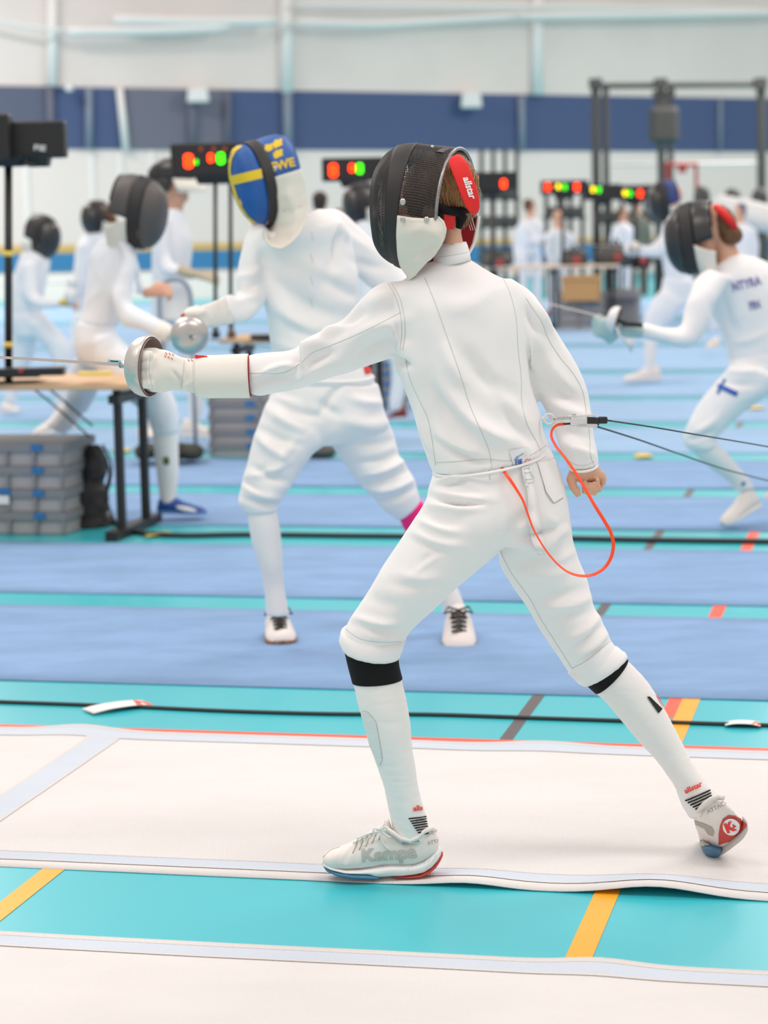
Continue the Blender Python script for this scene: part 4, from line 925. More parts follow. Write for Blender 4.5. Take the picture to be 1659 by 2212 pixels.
# suspender strap with buckle
st_pts = [(1135, 1012), (1138, 1035), (1146, 1060), (1150, 1090), (1153, 1130), (1160, 1165), (1168, 1192)]
st_w = [16, 16, 18, 22, 24, 26, 16]
rg = []; n = 24
for i, q in enumerate(interp([p + (w_,) for p, w_ in zip(st_pts, st_w)], n)):
    x, y, w_ = q; a = hit(bb, x - w_ / 2, y, .003, None); b = hit(bb, x + w_ / 2, y, .003, None)
    if a is None or b is None: a = P(x - w_ / 2, y, Y1 - .1); b = P(x + w_ / 2, y, Y1 - .1)
    off_ = Vector((0, -.004 - .012 * max(0, i - 12) / 12, 0)); rg.append([a + off_, b + off_])
fs = [(2 * i, 2 * i + 1, 2 * i + 3, 2 * i + 2) for i in range(n - 1)]
o = pydata('suspender_strap', [v for r_ in rg for v in r_], fs, M_white, F1, smooth=True); s = o.modifiers.new('t', 'SOLIDIFY'); s.thickness = .0016
mb = MB()
def ps(p, d=.008): 
    h = hit(bb, p[0], p[1], d); return h if h is not None else P(p[0], p[1], Y1 - .13)
for a, b in (((1126, 1012), (1140, 1010)), ((1126, 1012), (1131, 1046)), ((1140, 1010), (1148, 1034)), ((1130, 1022), (1143, 1019)), ((1131, 1046), (1137, 1052)), ((1133, 1036), (1150, 1033)), ((1137, 1044), (1150, 1040))):
    mb.tube([ps(a), ps(b)], .0022, 8)
mb.build('buckle', M_whitepl, o, smooth=True)
# --- right hand: a loose fist with the thumb hanging at its side ---
def PH(x, y, d=0.0): return P(x, y, Y1 + d)
HB = MB()
HB.rings(loftrings([(1232, 985, 1288, 980, .026, .0), (1232, 1006, 1290, 1002, .026, .0), (1230, 1024, 1300, 1018, .024, .004), (1233, 1034, 1306, 1032, .020, .010), (1244, 1040, 1306, 1044, .016, .018), (1256, 1044, 1304, 1052, .012, .022)], Y1))
for i, (x, yk, xt) in enumerate(((1262, 1062, 1263), (1273, 1066, 1273), (1284, 1065, 1282), (1295, 1058, 1291))):
    r_ = .0062
    HB.tube([PH(x + 1, 1034, .030), PH(x + 1, 1050, .022), PH(x, yk - 1, .010), PH(x, yk + 1, -.004), PH(xt, yk - 12, -.016), PH(xt, yk - 24, -.014)], [.0062, .0062, .0060, .0058, .0054, .0046], 12)
HB.tube([PH(1240, 1022, .0), PH(1234, 1036, -.006), PH(1238, 1052, -.012), PH(1246, 1063, -.014), PH(1251, 1072, -.014)], [.013, .0115, .0092, .0085, .0062], 12)
HB.tube([PH(1296, 1022, .005), PH(1303, 1034, .005), PH(1301, 1046, .008)], [.010, .0085, .008], 12)
# --- one continuous body under the clothes ---
Bm = LB(torso, pelvis, lthigh[:-1], rthigh[:-1], Y0=Y1, inset=.76); Bm.rings(loftrings(larm[:-1], Y1, .60)); Bm.rings(loftrings(rarm[:-2], Y1, .62)); Bm.rings(loftrings([r_[:4] + (.024,) + r_[5:] for r_ in rarm[-4:]], Y1, .80))
Bm.rings(loftrings(lshin, Y1, .84)); Bm.rings(loftrings(rshin, Y1, .84))
Bm.rings(loftrings([(948, 470, 1000, 470, .052), (952, 500, 996, 500, .052), (950, 525, 1001, 525, .054), (940, 560, 1010, 558, .06)], Y1))
for v in HB.v: pass
Bm.add(HB.v, HB.f)
hc = P(946, 446, Y1 + .012); hf = Vector((-.93, .33, -.06))
head(Bm, hc, hf, .86)
Bm.rings(loftrings([(862, 1800, 920, 1800, .028), (860, 1825, 920, 1845, .022), (800, 1838, 830, 1860, .022), (740, 1845, 750, 1866, .018)], Y1))
Bm.rings(loftrings([(1500, 1755, 1560, 1745, .030, .12), (1518, 1785, 1568, 1775, .022, .11), (1520, 1812, 1542, 1822, .018, .16)], Y1))
body1 = fuse('body', Bm, .0028, 2, M_skin, F1)
# nails of the curled fingers
bh = bvh_of([body1])
for x, y in ((1263, 1040), (1273, 1043), (1282, 1042), (1291, 1036)):
    patch('fingernail', bh, [(x - 2.2, y - 3), (x + 2.2, y - 3), (x + 2.2, y + 2), (x - 2.2, y + 2)], mat('pink_nail', (.78, .48, .38), .3), body1, off=.0006, step=2)
# hair
hb = MB(); hcx = P(962, 412, Y1 + .012)
hb.ell(hcx, (P(1036, 412, Y1) - P(962, 412, Y1), Vector((0, .084, 0)), Vector((0, 0, .088))), 18)
hb.ell(P(930, 415, Y1 + .012), (Vector((.06, 0, 0)), Vector((0, .076, 0)), Vector((0, 0, .074))), 14)
hb.ell(P(990, 425, Y1 - .01), (Vector((.044, 0, 0)), Vector((0, .066, 0)), Vector((0, 0, .038))), 14)
def hairdisp(me):
    co, no = co_no(me); x, y = pixnp(co)
    d = .0022 * np.sin(x * .9 + 2.5 * np.sin(y * .05) + co[:, 1] * 200) * .6 + .0016 * np.sin(x * 1.9 + y * .12 + co[:, 1] * 90)
    low = np.clip((y - 420) / 40, 0, 1)
    co = co + no * d[:, None]; co[:, 2] -= low * .004 * (1 + np.sin(x * 1.2)) ; me.vertices.foreach_set('co', co.ravel()); me.update()
hair = fuse('hair', hb, .0028, 3, M_hair, F1, hairdisp)
mbh = MB(); random.seed(3); bhh = bvh_of([hair])
for i in range(240):
    x = random.uniform(948, 1036); y = random.uniform(345, 440); L = random.uniform(20, 48)
    q = [hit(bhh, x + t * L * (.25 - (x - 950) / 400) + 2 * math.sin(t * 3 + i), y + t * L, .0012) for t in (0, .35, .7, 1)]
    q = [p for p in q if p is not None]
    if len(q) > 1: mbh.tube(q, [.0013, .0012, .0009, .0005][:len(q)], 4, caps=False)
o = mbh.build('hair_strands', mat('light_hair_strands', (.40, .22, .09), .45), hair, smooth=True); o['kind'] = 'stuff'
# mask of the front fencer, rings traced from front to back
def prg(Tx, Ty, Bx, By, dx, hd, dc=0.0):
    T = P(Tx, Ty, Y1 + dc); B = P(Bx, By, Y1 + dc); s = pxs(Y1)
    return ((T + B) / 2, (T - B) / 2, Vector((dx * s, -hd, 0)))
rings1 = [prg(799, 448, 799, 462, 0, .008), prg(800, 412, 803, 500, -1, .035), prg(806, 378, 809, 528, -3, .060), prg(820, 350, 824, 552, -8, .082), prg(840, 328, 842, 566, -15, .096), prg(862, 316, 858, 573, -28, .104), prg(884, 312, 867, 577, -30, .109), prg(906, 311, 876, 578, -30, .113)]
crown1 = [prg(935, 314, 915, 580, -34, .116), prg(964, 317, 950, 590, -40, .118), prg(993, 321, 977, 605, -46, .118)]
def outer1(th, t):
    C = [(945, 470, -.110), (956, 480, -.112), (961, 496, -.112), (957, 515, -.106), (948, 530, -.098), (930, 553, -.088), (905, 580, -.072), (893, 592, -.050), (905, 598, -.01), (935, 596, .03), (975, 580, .07), (1008, 555, .098), (1022, 530, .112), (1030, 495, .118), (1034, 466, .118)]
    i = min(int(t * 14), 13); u = t * 14 - i; a, b = C[i], C[i + 1]
    return P(a[0] + (b[0] - a[0]) * u, a[1] + (b[1] - a[1]) * u, Y1 + a[2] + (b[2] - a[2]) * u)
mk, gbib = build_mask(F1, rings1, 5, crown1, math.radians(98), outer1, (M_wire, M_band, M_wire, M_bib, M_redcloth, M_silver), wire=(130, 10, .0017, 78, 9, .0024), nth=96, band_out=.0015)
bib_o = [o for o in mk.children if o.name.startswith('bib')][0]; band_o = [o for o in mk.children if o.name.startswith('face_band')][0]
wrinkle([(885, 572, 952, 520, 7, 3.0), (893, 584, 955, 505, 5, 2.4), (900, 480, 890, 520, 7, 2.0), (915, 485, 905, 500, 6, 1.8), (880, 500, 940, 495, 9, 1.2), (930, 490, 950, 520, 6, 2.2)], amp=.0008, freq=25)(bib_o.data)
bbib = bvh_of([bib_o])
for x, y, r_, b_, m in ((872, 473, 6, bbib, M_steel), (920, 475, 6, bbib, M_steel), (870, 436, 6.5, None, M_silver), (934, 318, 4, None, M_silver)):
    c = hit(b_, x, y, .003) if b_ else P(x, y, Y1 - .121 if y > 400 else Y1 - .03)
    MB().ell(c, (Vector((r_ * pxs(Y1), 0, 0)), Vector((0, .0035, 0)), Vector((0, 0, r_ * pxs(Y1) * 1.15))), 10).build('rivet', M_steel, mk, smooth=True)
for pts in ([(868, 482), (905, 484), (950, 492), (957, 505)], [(952, 500), (942, 528), (920, 556), (895, 583)]): seam('bib_stitching', bbib, pts, .0007, M_seamw, mk, off=.0012)
mb = MB(); mb.rings([[P(x, y, Y1 - d) for x, y in ((942, 327), (960, 318), (972, 320), (957, 329))] for d in (.055, .050)]); mb.build('mask_label', M_silver, mk)
# inner straps and the padded red tongue
mb = MB()
mb.add([P(959, 453, Y1 - .085), P(986, 456, Y1 - .075), P(980, 496, Y1 - .072), P(960, 494, Y1 - .082)], [(0, 1, 2, 3)]); mb.build('red_fastener', M_red, mk)
mb = MB(); mb.tube([P(942, 440, Y1 - .095), P(955, 452, Y1 - .088), P(985, 458, Y1 - .073), P(1010, 452, Y1 - .045), P(1026, 440, Y1)], [.006, .009, .010, .009, .006], 10); mb.tube([P(985, 455, Y1 - .068), P(998, 470, Y1 - .055), P(990, 494, Y1 - .055)], [.014, .012, .006], 10); mb.tube([P(944, 445, Y1 - .09), P(952, 470, Y1 - .09), P(957, 490, Y1 - .085)], .005, 8)
mb.build('black_strap', M_black, mk, smooth=True)
tg = []
for (lx, ly, rx, ry, dy) in ((974, 341, 990, 334, -.045), (969, 350, 998, 337, -.052), (975, 367, 1011, 354, -.060), (984, 390, 1021, 380, -.064), (993, 415, 1030, 407, -.066), (1003, 440, 1036, 432, -.064), (1012, 456, 1036, 448, -.060), (1021, 464, 1032, 459, -.056)):
    L = P(lx, ly, Y1 + dy - .035); R = P(rx, ry, Y1 + dy - .018); c = (L + R) / 2; a = (R - L) / 2; nn = Vector((-.25, -.95, .15)).normalized() * .0075
    tg.append([c + a * (abs(math.cos(t))**.6 * (1 if math.cos(t) > 0 else -1)) + nn * (abs(math.sin(t))**.6 * (1 if math.sin(t) > 0 else -1)) for t in [2 * math.pi * k / 24 for k in range(24)]])
mb = MB(); mb.rings(tg); tong = mb.build('red_back_pad', M_red, mk, smooth=True)
bt = bvh_of([tong]); lettering('white_lettering', bt, 'allstar', 1013, 405, 21, 72, M_print_white, tong, bold=.03, shear=.2, off=.001, sx=.95)
for k_ in range(3):
    sp = [(1008 + k_ * 5, 462 - k_ * 2), (1012 + k_ * 5, 482), (1017 + k_ * 5, 498)]
    MB().tube([P(x, y, Y1 + .098 - k_ * .002) for x, y in sp], .0008, 5).build('white_stitching', M_seamw, mk)
# weapon glove
gl = [(520, 762, 541, 857, .050, .05), (530, 765, 535, 856, .051, .05), (480, 769, 490, 857, .049, .05), (440, 771, 448, 857, .046, .05), (422, 776, 424, 853, .042, .05)]
gl = [(536, 767, 541, 857, .051, .05), (500, 768, 508, 857, .050, .05), (465, 770, 472, 857, .048, .05), (440, 771, 442, 857, .045, .05), (421, 775, 423, 853, .041, .05)]
hd_ = [(428, 776, 428, 851, .040, .05), (405, 775, 405, 846, .038, .05), (388, 771, 387, 842, .040, .05), (370, 761, 368, 843, .040, .05), (352, 756, 354, 845, .041, .05), (334, 756, 334, 847, .041, .05), (318, 758, 322, 845, .038, .05), (308, 766, 310, 838, .032, .05)]
mb = LB(hd_, Y0=Y1)
cgrp = P(320, 792, Y1 + .05)
for i in range(4):
    y = 770 + i * 19; mb.tube([P(330, y, Y1 + .015), P(312, y, Y1 + .012), P(297, y + 1, Y1 + .028), P(294, y + 2, Y1 + .05), P(304, y + 2, Y1 + .066)], [.013, .0125, .0115, .011, .009], 12)
mb.tube([P(340, 765, Y1 + .06), P(318, 763, Y1 + .05), P(298, 768, Y1 + .045), P(290, 774, Y1 + .045)], [.014, .013, .012, .010], 12)
cr_g = [(395, 835, 372, 800, 4, -3), (388, 838, 420, 820, 5, 2), (345, 770, 322, 830, 4, -2.5), (400, 790, 412, 840, 6, -3), (330, 838, 400, 842, 5, 3), (350, 760, 395, 780, 6, 3), (322, 770, 325, 835, 3, 2.5)]
glh = fuse('glove', mb, .004, 4, M_cream, F1, wrinkle(cr_g, amp=.0012, freq=16, seed=4))
mb = MB(); mb.rings(loftrings(gl, Y1, 1.0, 40, 4), caps=False); cf = mb.build('glove_cuff', M_cream, glh, smooth=True, fix=False); s = cf.modifiers.new('t', 'SOLIDIFY'); s.thickness = .003
bcf = bvh_of([cf]); bgl = bvh_of([glh])
for pts in ([(420, 780), (424, 810), (421, 850)], [(426, 779), (430, 812), (428, 853)], [(398, 778), (396, 800), (391, 838)]): seam('seam', bcf if pts[0][0] > 415 else bgl, pts, .0009, M_seam, glh, off=.0004)
seam('seam', bgl, [(325, 762), (322, 800), (330, 840)], .0009, M_seam, glh, off=.0003)
o = patch('red_cuff_tag', bcf, [(421, 773.5), (424, 770.5), (447, 769.5), (447, 775.5), (423, 777)], M_print_red, glh, off=.002)
mb = MB(); a = P(420, 774, Y1 + .03); 
mb.box(P(434, 771, Y1 + .035), (27 * pxs(Y1), .004, 7 * pxs(Y1)), Matrix.Rotation(math.radians(6), 3, 'Y')); mb.build('red_cuff_tag', M_print_red, glh)
for x, y in ((358, 762), (365, 763), (372, 765), (356, 768), (363, 770), (370, 773), (406, 777), (413, 777)):
    seam('red_knuckle_print', bgl, [(x, y), (x + 3, y + 4)], .0008, M_print_red, glh, off=.0012)
# dark red lining ring, painting in the shadow gap at the glove's open end
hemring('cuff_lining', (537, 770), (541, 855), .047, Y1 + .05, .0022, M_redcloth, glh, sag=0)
# epee
gc = P(326, 792, Y1 + .05); gax = Vector((-math.cos(math.radians(20)), math.sin(math.radians(20)), .045))
tipv = P(-560, 752, Y1 + .36)
ep = bell_guard(gc, gax, .0672, 'epee held by the front fencer, bell guard and blade pointing out of frame left', name='epee', blade_end=tipv, curve=.006, fine=64)
MB().tube([gc + gax * .052, gc + gax * .075], .007, 12).build('blade_collar', M_steel, ep, smooth=True)
lb0 = gc + gax * .085
bq = (tipv - lb0).normalized(); zz = Vector((0, 0, 1)); a0 = P(233, 779, Y1 + .09); a1 = P(262, 781, Y1 + .078)
MB().add([a0 + Vector((0, -.006, .0032)), a1 + Vector((0, -.006, .0032)), a1 + Vector((0, -.006, -.0036)), a0 + Vector((0, -.006, -.0036))], [(0, 1, 2, 3)]).build('blade_sticker', mat('teal_sticker', (.35, .66, .68), .4), ep)
MB().add([a0 + (a1 - a0) * .2 + Vector((0, -.0065, .001)), a0 + (a1 - a0) * .8 + Vector((0, -.0065, .001)), a0 + (a1 - a0) * .8 + Vector((0, -.0065, -.001)), a0 + (a1 - a0) * .2 + Vector((0, -.0065, -.001))], [(0, 1, 2, 3)]).build('sticker_print', M_black, ep)
# ---- shoes of the front fencer ----
def shoe_rows(rows, Y, dc=0.0):
    """rows along the foot: (x, ytop, ybot, hd_top, hd_bot)"""
    rg = []
    for x, yt_, yb_, ht, hb_ in rows:
        T = P(x, yt_, Y + dc); B = P(x, yb_, Y + dc); g = []
        for k in range(28):
            t = 2 * math.pi * k / 28; z = math.cos(t); q = (1 - z) / 2; hw = ht + (hb_ - ht) * q
            g.append((T + B) / 2 + (T - B) / 2 * (abs(z)**.75 * (1 if z > 0 else -1)) + Vector((0, -hw * abs(math.sin(t))**.8 * (1 if math.sin(t) > 0 else -1), 0)))
        rg.append(g)
    return rg
S1 = empty('shoe', G(830, 1889), None); S1.parent = F1; S1.matrix_parent_inverse = F1.matrix_world.inverted(); bpy.context.view_layer.update()
up_rows = [(697, 1850, 1864, .015, .018), (704, 1842, 1868, .024, .030), (720, 1835, 1872, .030, .038), (747, 1826, 1873, .034, .043), (776, 1812, 1872, .034, .045), (805, 1796, 1870, .030, .044), (824, 1787, 1866, .027, .041), (846, 1790, 1866, .028, .038), (862, 1803, 1866, .031, .036), (880, 1812, 1866, .033, .035), (898, 1809, 1864, .033, .035), (914, 1796, 1858, .031, .035), (928, 1789, 1850, .026, .034), (940, 1793, 1842, .016, .029), (947, 1812, 1838, .010, .016)]
mb = MB(); mb.rings(shoe_rows(up_rows, Y1)); upper = fuse('shoe_upper', mb, .003, 3, M_shoe, S1, wrinkle([(760, 1830, 745, 1865, 6, -2), (730, 1840, 725, 1865, 6, 1.5), (790, 1815, 770, 1850, 6, -1.5)], amp=.0005, freq=20))
mid_rows = [(694, 1857, 1863, .012, .012), (700, 1859, 1868, .028, .026), (716, 1865, 1873, .038, .036), (745, 1871, 1878, .045, .043), (776, 1870, 1879, .047, .046), (797, 1867, 1881, .046, .045), (812, 1864, 1889, .043, .042), (844, 1861, 1888, .039, .036), (870, 1861, 1888, .037, .035), (895, 1860, 1885, .037, .035), (915, 1853, 1881, .037, .035), (932, 1840, 1871, .036, .034), (945, 1829, 1858, .028, .026), (953, 1830, 1846, .014, .012)]
mb = MB(); mb.rings(shoe_rows(mid_rows, Y1)); ms_ = fuse('midsole', mb, .003, 3, M_midsole, S1)
def outs(rows, m): mb = MB(); mb.rings(shoe_rows(rows, Y1)); return fuse('outsole', mb, .0028, 2, m, S1)
outs([(697, 1862, 1868, .014, .012), (706, 1868, 1878, .030, .028), (730, 1873, 1886, .042, .040), (760, 1875, 1891, .047, .045), (790, 1876, 1892, .048, .046), (805, 1879, 1892, .045, .044), (820, 1884, 1890, .040, .040)], M_solblue)
outs([(850, 1886, 1890, .030, .030), (880, 1885, 1891, .034, .033), (908, 1881, 1889, .035, .033), (928, 1870, 1881, .035, .033), (942, 1857, 1870, .031, .029), (951, 1845, 1858, .022, .020), (957, 1838, 1848, .010, .009)], M_solred)
bu = bvh_of([upper]); bmm = bvh_of([ms_])
lettering('shoe_lettering', bu, 'Kempa', 840, 1845, 37, -4.5, M_print_grey, upper, bold=.045, off=.0012, sx=1.14)
lettering('shoe_lettering', bu, 'ATTACK', 944, 1817, 11, -12, M_print_grey, upper, bold=.02, off=.0012)
for k_ in range(7): seam('midsole_groove', bmm, [(880 + k_ * 9, 1878 - k_ * 3.0), (890 + k_ * 9, 1868 - k_ * 4.2)], .0008, M_seamw, ms_, off=.0)
for k_ in range(5): seam('eyestay_line', bu, [(762 + k_ * 14, 1843 - k_ * 7), (772 + k_ * 13, 1822 - k_ * 6)], .0012, M_shoegrey, upper, off=.0004)
seam('toe_seam', bu, [(698, 1852), (712, 1838), (735, 1829)], .0012, M_shoegrey, upper, off=0)
seam('collar_seam', bu, [(838, 1787), (858, 1806), (878, 1821), (900, 1818), (918, 1802), (938, 1802)], .0011, M_seam, upper, off=0)
mb = MB(); q = [P(x, y, Y1 - d) for x, y, d in ((832, 1788, .022), (850, 1800, .031), (866, 1812, .034), (886, 1817, .035), (902, 1810, .035), (916, 1796, .031), (932, 1790, .022), (940, 1794, .0))]
mb.tube(q + [P(x, y, Y1 + d) for x, y, d in ((932, 1790, .022), (902, 1810, .035), (866, 1812, .034), (832, 1788, .022))], .0052, 10); mb.build('padded_collar', M_shoe, S1, smooth=True)
mb = MB(); mb.rings(loftrings([(826, 1800, 850, 1802, .022), (828, 1786, 846, 1788, .022), (830, 1771, 841, 1772, .018)], Y1)); mb.build('tongue', M_shoe, S1, smooth=True)
MB().tube([P(868, 1817, Y1 - .030), P(905, 1812, Y1 - .030)], .008, 8).build('shoe_lining', M_shoegrey, S1, smooth=True)
lc = MB()
for k_ in range(6):
    x, y = 768 + k_ * 10.5, 1818 - k_ * 5.6
    lc.tube([P(x - 4, y + 3, Y1 - .026), P(x + 2, y - 4, Y1 - .008), P(x + 8, y - 8, Y1 + .014)], .0022, 8)
    lc.tube([P(x - 4, y + 3, Y1 - .028), P(x + 10, y - 9, Y1 - .002)], .0018, 8)
for pts in ([(822, 1793), (808, 1790), (806, 1796), (822, 1796)], [(822, 1795), (836, 1790), (832, 1786), (822, 1793)], [(824, 1796), (834, 1804), (844, 1809)], [(822, 1798), (826, 1818), (840, 1836)], [(818, 1795), (798, 1800), (770, 1812)]):
    lc.tube([P(x, y, Y1 - .036) for x, y in interp(pts, 10)], .0021, 8)
lc.build('shoelace', M_lace, S1, smooth=True)
# rear shoe, heel lifted, seen from behind
Y2 = Y1 + .06
S2 = empty('shoe', G(1540, 1862), None); S2.parent = F1; S2.matrix_parent_inverse = F1.matrix_world.inverted(); bpy.context.view_layer.update()
ur = [(1572, 1738, 1600, 1768, .014, -.055), (1550, 1722, 1602, 1782, .030, -.035), (1535, 1725, 1596, 1795, .036, -.010), (1516, 1742, 1583, 1812, .038, .020), (1500, 1765, 1566, 1826, .041, .055), (1503, 1786, 1552, 1834, .043, .090), (1509, 1802, 1544, 1840, .043, .12), (1513, 1818, 1536, 1843, .038, .15), (1517, 1828, 1529, 1843, .022, .175)]
mb = LB(ur, Y0=Y2, n=28, se=.85); up2 = fuse('shoe_upper', mb, .003, 4, M_shoe, S2, wrinkle(amp=.0006, freq=18))
so = [(1596, 1752, 1606, 1768, .012, -.060), (1600, 1772, 1614, 1786, .030, -.042), (1592, 1790, 1612, 1800, .036, -.02), (1576, 1808, 1590, 1822, .037, .02), (1556, 1824, 1566, 1840, .042, .06), (1540, 1832, 1548, 1850, .045, .10), (1524, 1836, 1532, 1853, .044, .14), (1512, 1832, 1520, 1850, .035, .17)]
mb = LB([(1604, 1764, 1613, 1772, .016, -.052), (1603, 1779, 1614, 1786, .030, -.036), (1594, 1796, 1604, 1804, .035, -.015), (1575, 1812, 1583, 1822, .037, .02), (1556, 1825, 1562, 1837, .039, .06), (1540, 1834, 1544, 1848, .040, .09)], Y0=Y2, n=24, se=.8); fuse('midsole', mb, .003, 2, mat('grey_white_rubber', (.55, .52, .49), .6), S2)
mb = LB([(1514, 1820, 1560, 1828, .040, .05), (1514, 1830, 1556, 1840, .043, .07), (1520, 1842, 1546, 1849, .040, .10), (1526, 1850, 1538, 1852, .030, .12)], Y0=Y2, n=24, se=.85); fuse('outsole', mb, .003, 2, M_solblue, S2)
b2 = bvh_of([up2])
hp = [(1553, 1824), (1553, 1800), (1556, 1783), (1562, 1768), (1574, 1760), (1588, 1762), (1602, 1770), (1612, 1779), (1613, 1785), (1600, 1800), (1580, 1815)]
ball = bvh_of([o for o in S2.children if o.type == 'MESH'])
patch('red_heel_patch', ball, hp, M_solred, up2, off=.002, step=4)
circ = [(1580 + 17.5 * math.cos(a), 1784 + 18 * math.sin(a)) for a in [2 * math.pi * k / 28 for k in range(28)]]
patch('white_logo_disc', ball, circ, M_print_white, up2, off=.0036, step=4)
lettering('logo_letter', ball, 'K', 1577, 1785, 27, -22, M_print_red, up2, bold=.06, off=.005)
patch('logo_arrow', ball, [(1584, 1777), (1592, 1782), (1585, 1786)], M_print_red, up2, off=.005)
lettering('shoe_lettering', b2, 'ATTACK', 1550, 1743, 13, -27, M_print_grey, up2, bold=.02, off=.0012)
patch('grey_side_panel', ball, [(1488, 1764), (1500, 1772), (1520, 1778), (1538, 1786), (1543, 1796), (1540, 1806), (1530, 1802), (1522, 1790), (1505, 1782), (1494, 1776)], M_shoegrey, up2, off=.0014)
patch('grey_side_panel', ball, [(1513, 1814), (1532, 1816), (1532, 1828), (1514, 1827)], M_shoegrey, up2, off=.0016)
mb = MB(); mb.tube([P(x, y, Y2 + d) for x, y, d in ((1509, 1752, .01), (1520, 1738, -.018), (1536, 1726, -.036), (1552, 1720, -.044), (1564, 1724, -.042))], .0055, 10); mb.build('padded_collar', M_shoe, S2, smooth=True)
seam('collar_seam', b2, [(1513, 1765), (1524, 1748), (1542, 1735), (1566, 1732)], .001, M_seam, up2, off=0)
# ---- body cord, clip and reel cables ----
RB = [(1078, 1003, -.100), (1096, 1028, -.125), (1115, 1056, -.130), (1130, 1082, -.135), (1140, 1110, -.137), (1152, 1142, -.139), (1166, 1168, -.143), (1184, 1195, -.149), (1204, 1218, -.154), (1228, 1236, -.16), (1256, 1244, -.16), (1282, 1241, -.155), (1306, 1226, -.15), (1320, 1204, -.15), (1325, 1180, -.15), (1320, 1152, -.15), (1306, 1126, -.15), (1286, 1094, -.15), (1264, 1056, -.14), (1244, 1022, -.13), (1220, 988, -.12), (1200, 962, -.11), (1191, 942, -.10), (1193, 928, -.09), (1204, 918, -.08), (1219, 916, -.075)]
pts = interp_any([tuple(P(x, y, Y1 + d)) for x, y, d in RB], 150); rg = []
for i, p in enumerate(pts):
    p = Vector(p); t = (Vector(pts[min(i + 1, 149)]) - Vector(pts[max(i - 1, 0)])).normalized(); f = i / 149
    tw = .2 + 2.3 * math.sin(f * 5.5) * .4; side = t.cross(Vector((0, -1, 0))).normalized(); nn = side.cross(t).normalized()
    a = side * math.cos(tw) + nn * math.sin(tw); b = t.cross(a); g = []
    for k in range(18):
        th = 2 * math.pi * k / 18; x = math.cos(th); ridge = .0010 + .0002 * math.cos(x * 9)
        g.append(p + a * x * .0038 + b * math.sin(th) * ridge)
    rg.append(g)
mb = MB(); mb.rings(rg); co = mb.build('body_cord', M_orange, None, smooth=True); tag(co, 'orange red flat body cord looping from the jacket hem to the clip', 'cord')
cl = empty('cord_clip', P(1240, 908, Y1 - .08), 'clear and black connector clip joining the orange cord to the reel cable', 'connector')
def cb(name, x0, y0, x1, y1, d, dep, m, bev=.001, rot=0):
    s = pxs(Y1); return MB().box(P((x0 + x1) / 2, (y0 + y1) / 2, Y1 - .08 + d), ((x1 - x0) * s, dep, (y1 - y0) * s), Matrix.Rotation(math.radians(rot), 3, 'Y') if rot else None).build(name, m, cl, bevel=bev)
cb('clear_socket', 1232, 901, 1268, 921, 0, .016, M_clear, .002, 2); cb('top_latch', 1226, 896, 1286, 900, -.002, .010, M_clear, .0008, -2); cb('black_plug', 1266, 901, 1294, 919, 0, .015, M_blackpl, .003, 3); cb('plug_end', 1292, 900, 1312, 915, 0, .012, M_blackpl, .003, 1); cb('clear_sleeve', 1246, 915, 1290, 923, -.003, .010, M_clear, .001, 2)
for x0, x1, y in ((1204, 1216, 903), (1216, 1232, 902), (1236, 1244, 896)): cb('metal_pin', x0, y - 2.5, x1, y + 4, -.002, .006, M_steel, .001)
MB().tube([P(1219, 916, Y1 - .078), P(1233, 915, Y1 - .08)], .0022, 8).build('black_ferrule', M_blackpl, cl, smooth=True)
ringp = [P(1186 + 10.5 * math.cos(a), 905 + 11 * math.sin(a), Y1 - .06) for a in [2 * math.pi * k / 30 for k in range(31)]]
MB().tube(ringp, .0022, 8, caps=False).build('white_ring', M_whitepl, cl, smooth=True)
MB().tube([P(1170, 904, Y1 - .04), P(1178, 903, Y1 - .055)], .004, 8).build('ring_loop', M_white, cl, smooth=True)
MB().tube([P(1196, 905, Y1 - .062), P(1206, 905, Y1 - .072)], .0022, 8).build('metal_pin', M_steel, cl, smooth=True)
mb = MB(); mb.tube([P(x, y, Y1 - .08 + d) for x, y, d in interp([(1311, 908, 0), (1400, 921, .25), (1500, 938, .6), (1590, 953, 1.0), (1665, 966, 1.3), (1800, 990, 1.8)], 40)], .0020, 6); o = mb.build('reel_cable', M_cable, None, smooth=True); tag(o, 'upper thin dark reel cable stretched from the clip to the right edge', 'cable')
mb = MB(); mb.tube([P(x, y, Y1 + d) for x, y, d in interp([(1285, 920, .12), (1380, 950, .9), (1460, 978, 1.5), (1560, 1012, 2.2), (1665, 1040, 2.9), (1760, 1066, 3.4)], 40)], .0025, 6); o = mb.build('reel_cable', M_cable, None, smooth=True); tag(o, 'lower blurred reel cable slanting down to the right edge', 'cable')
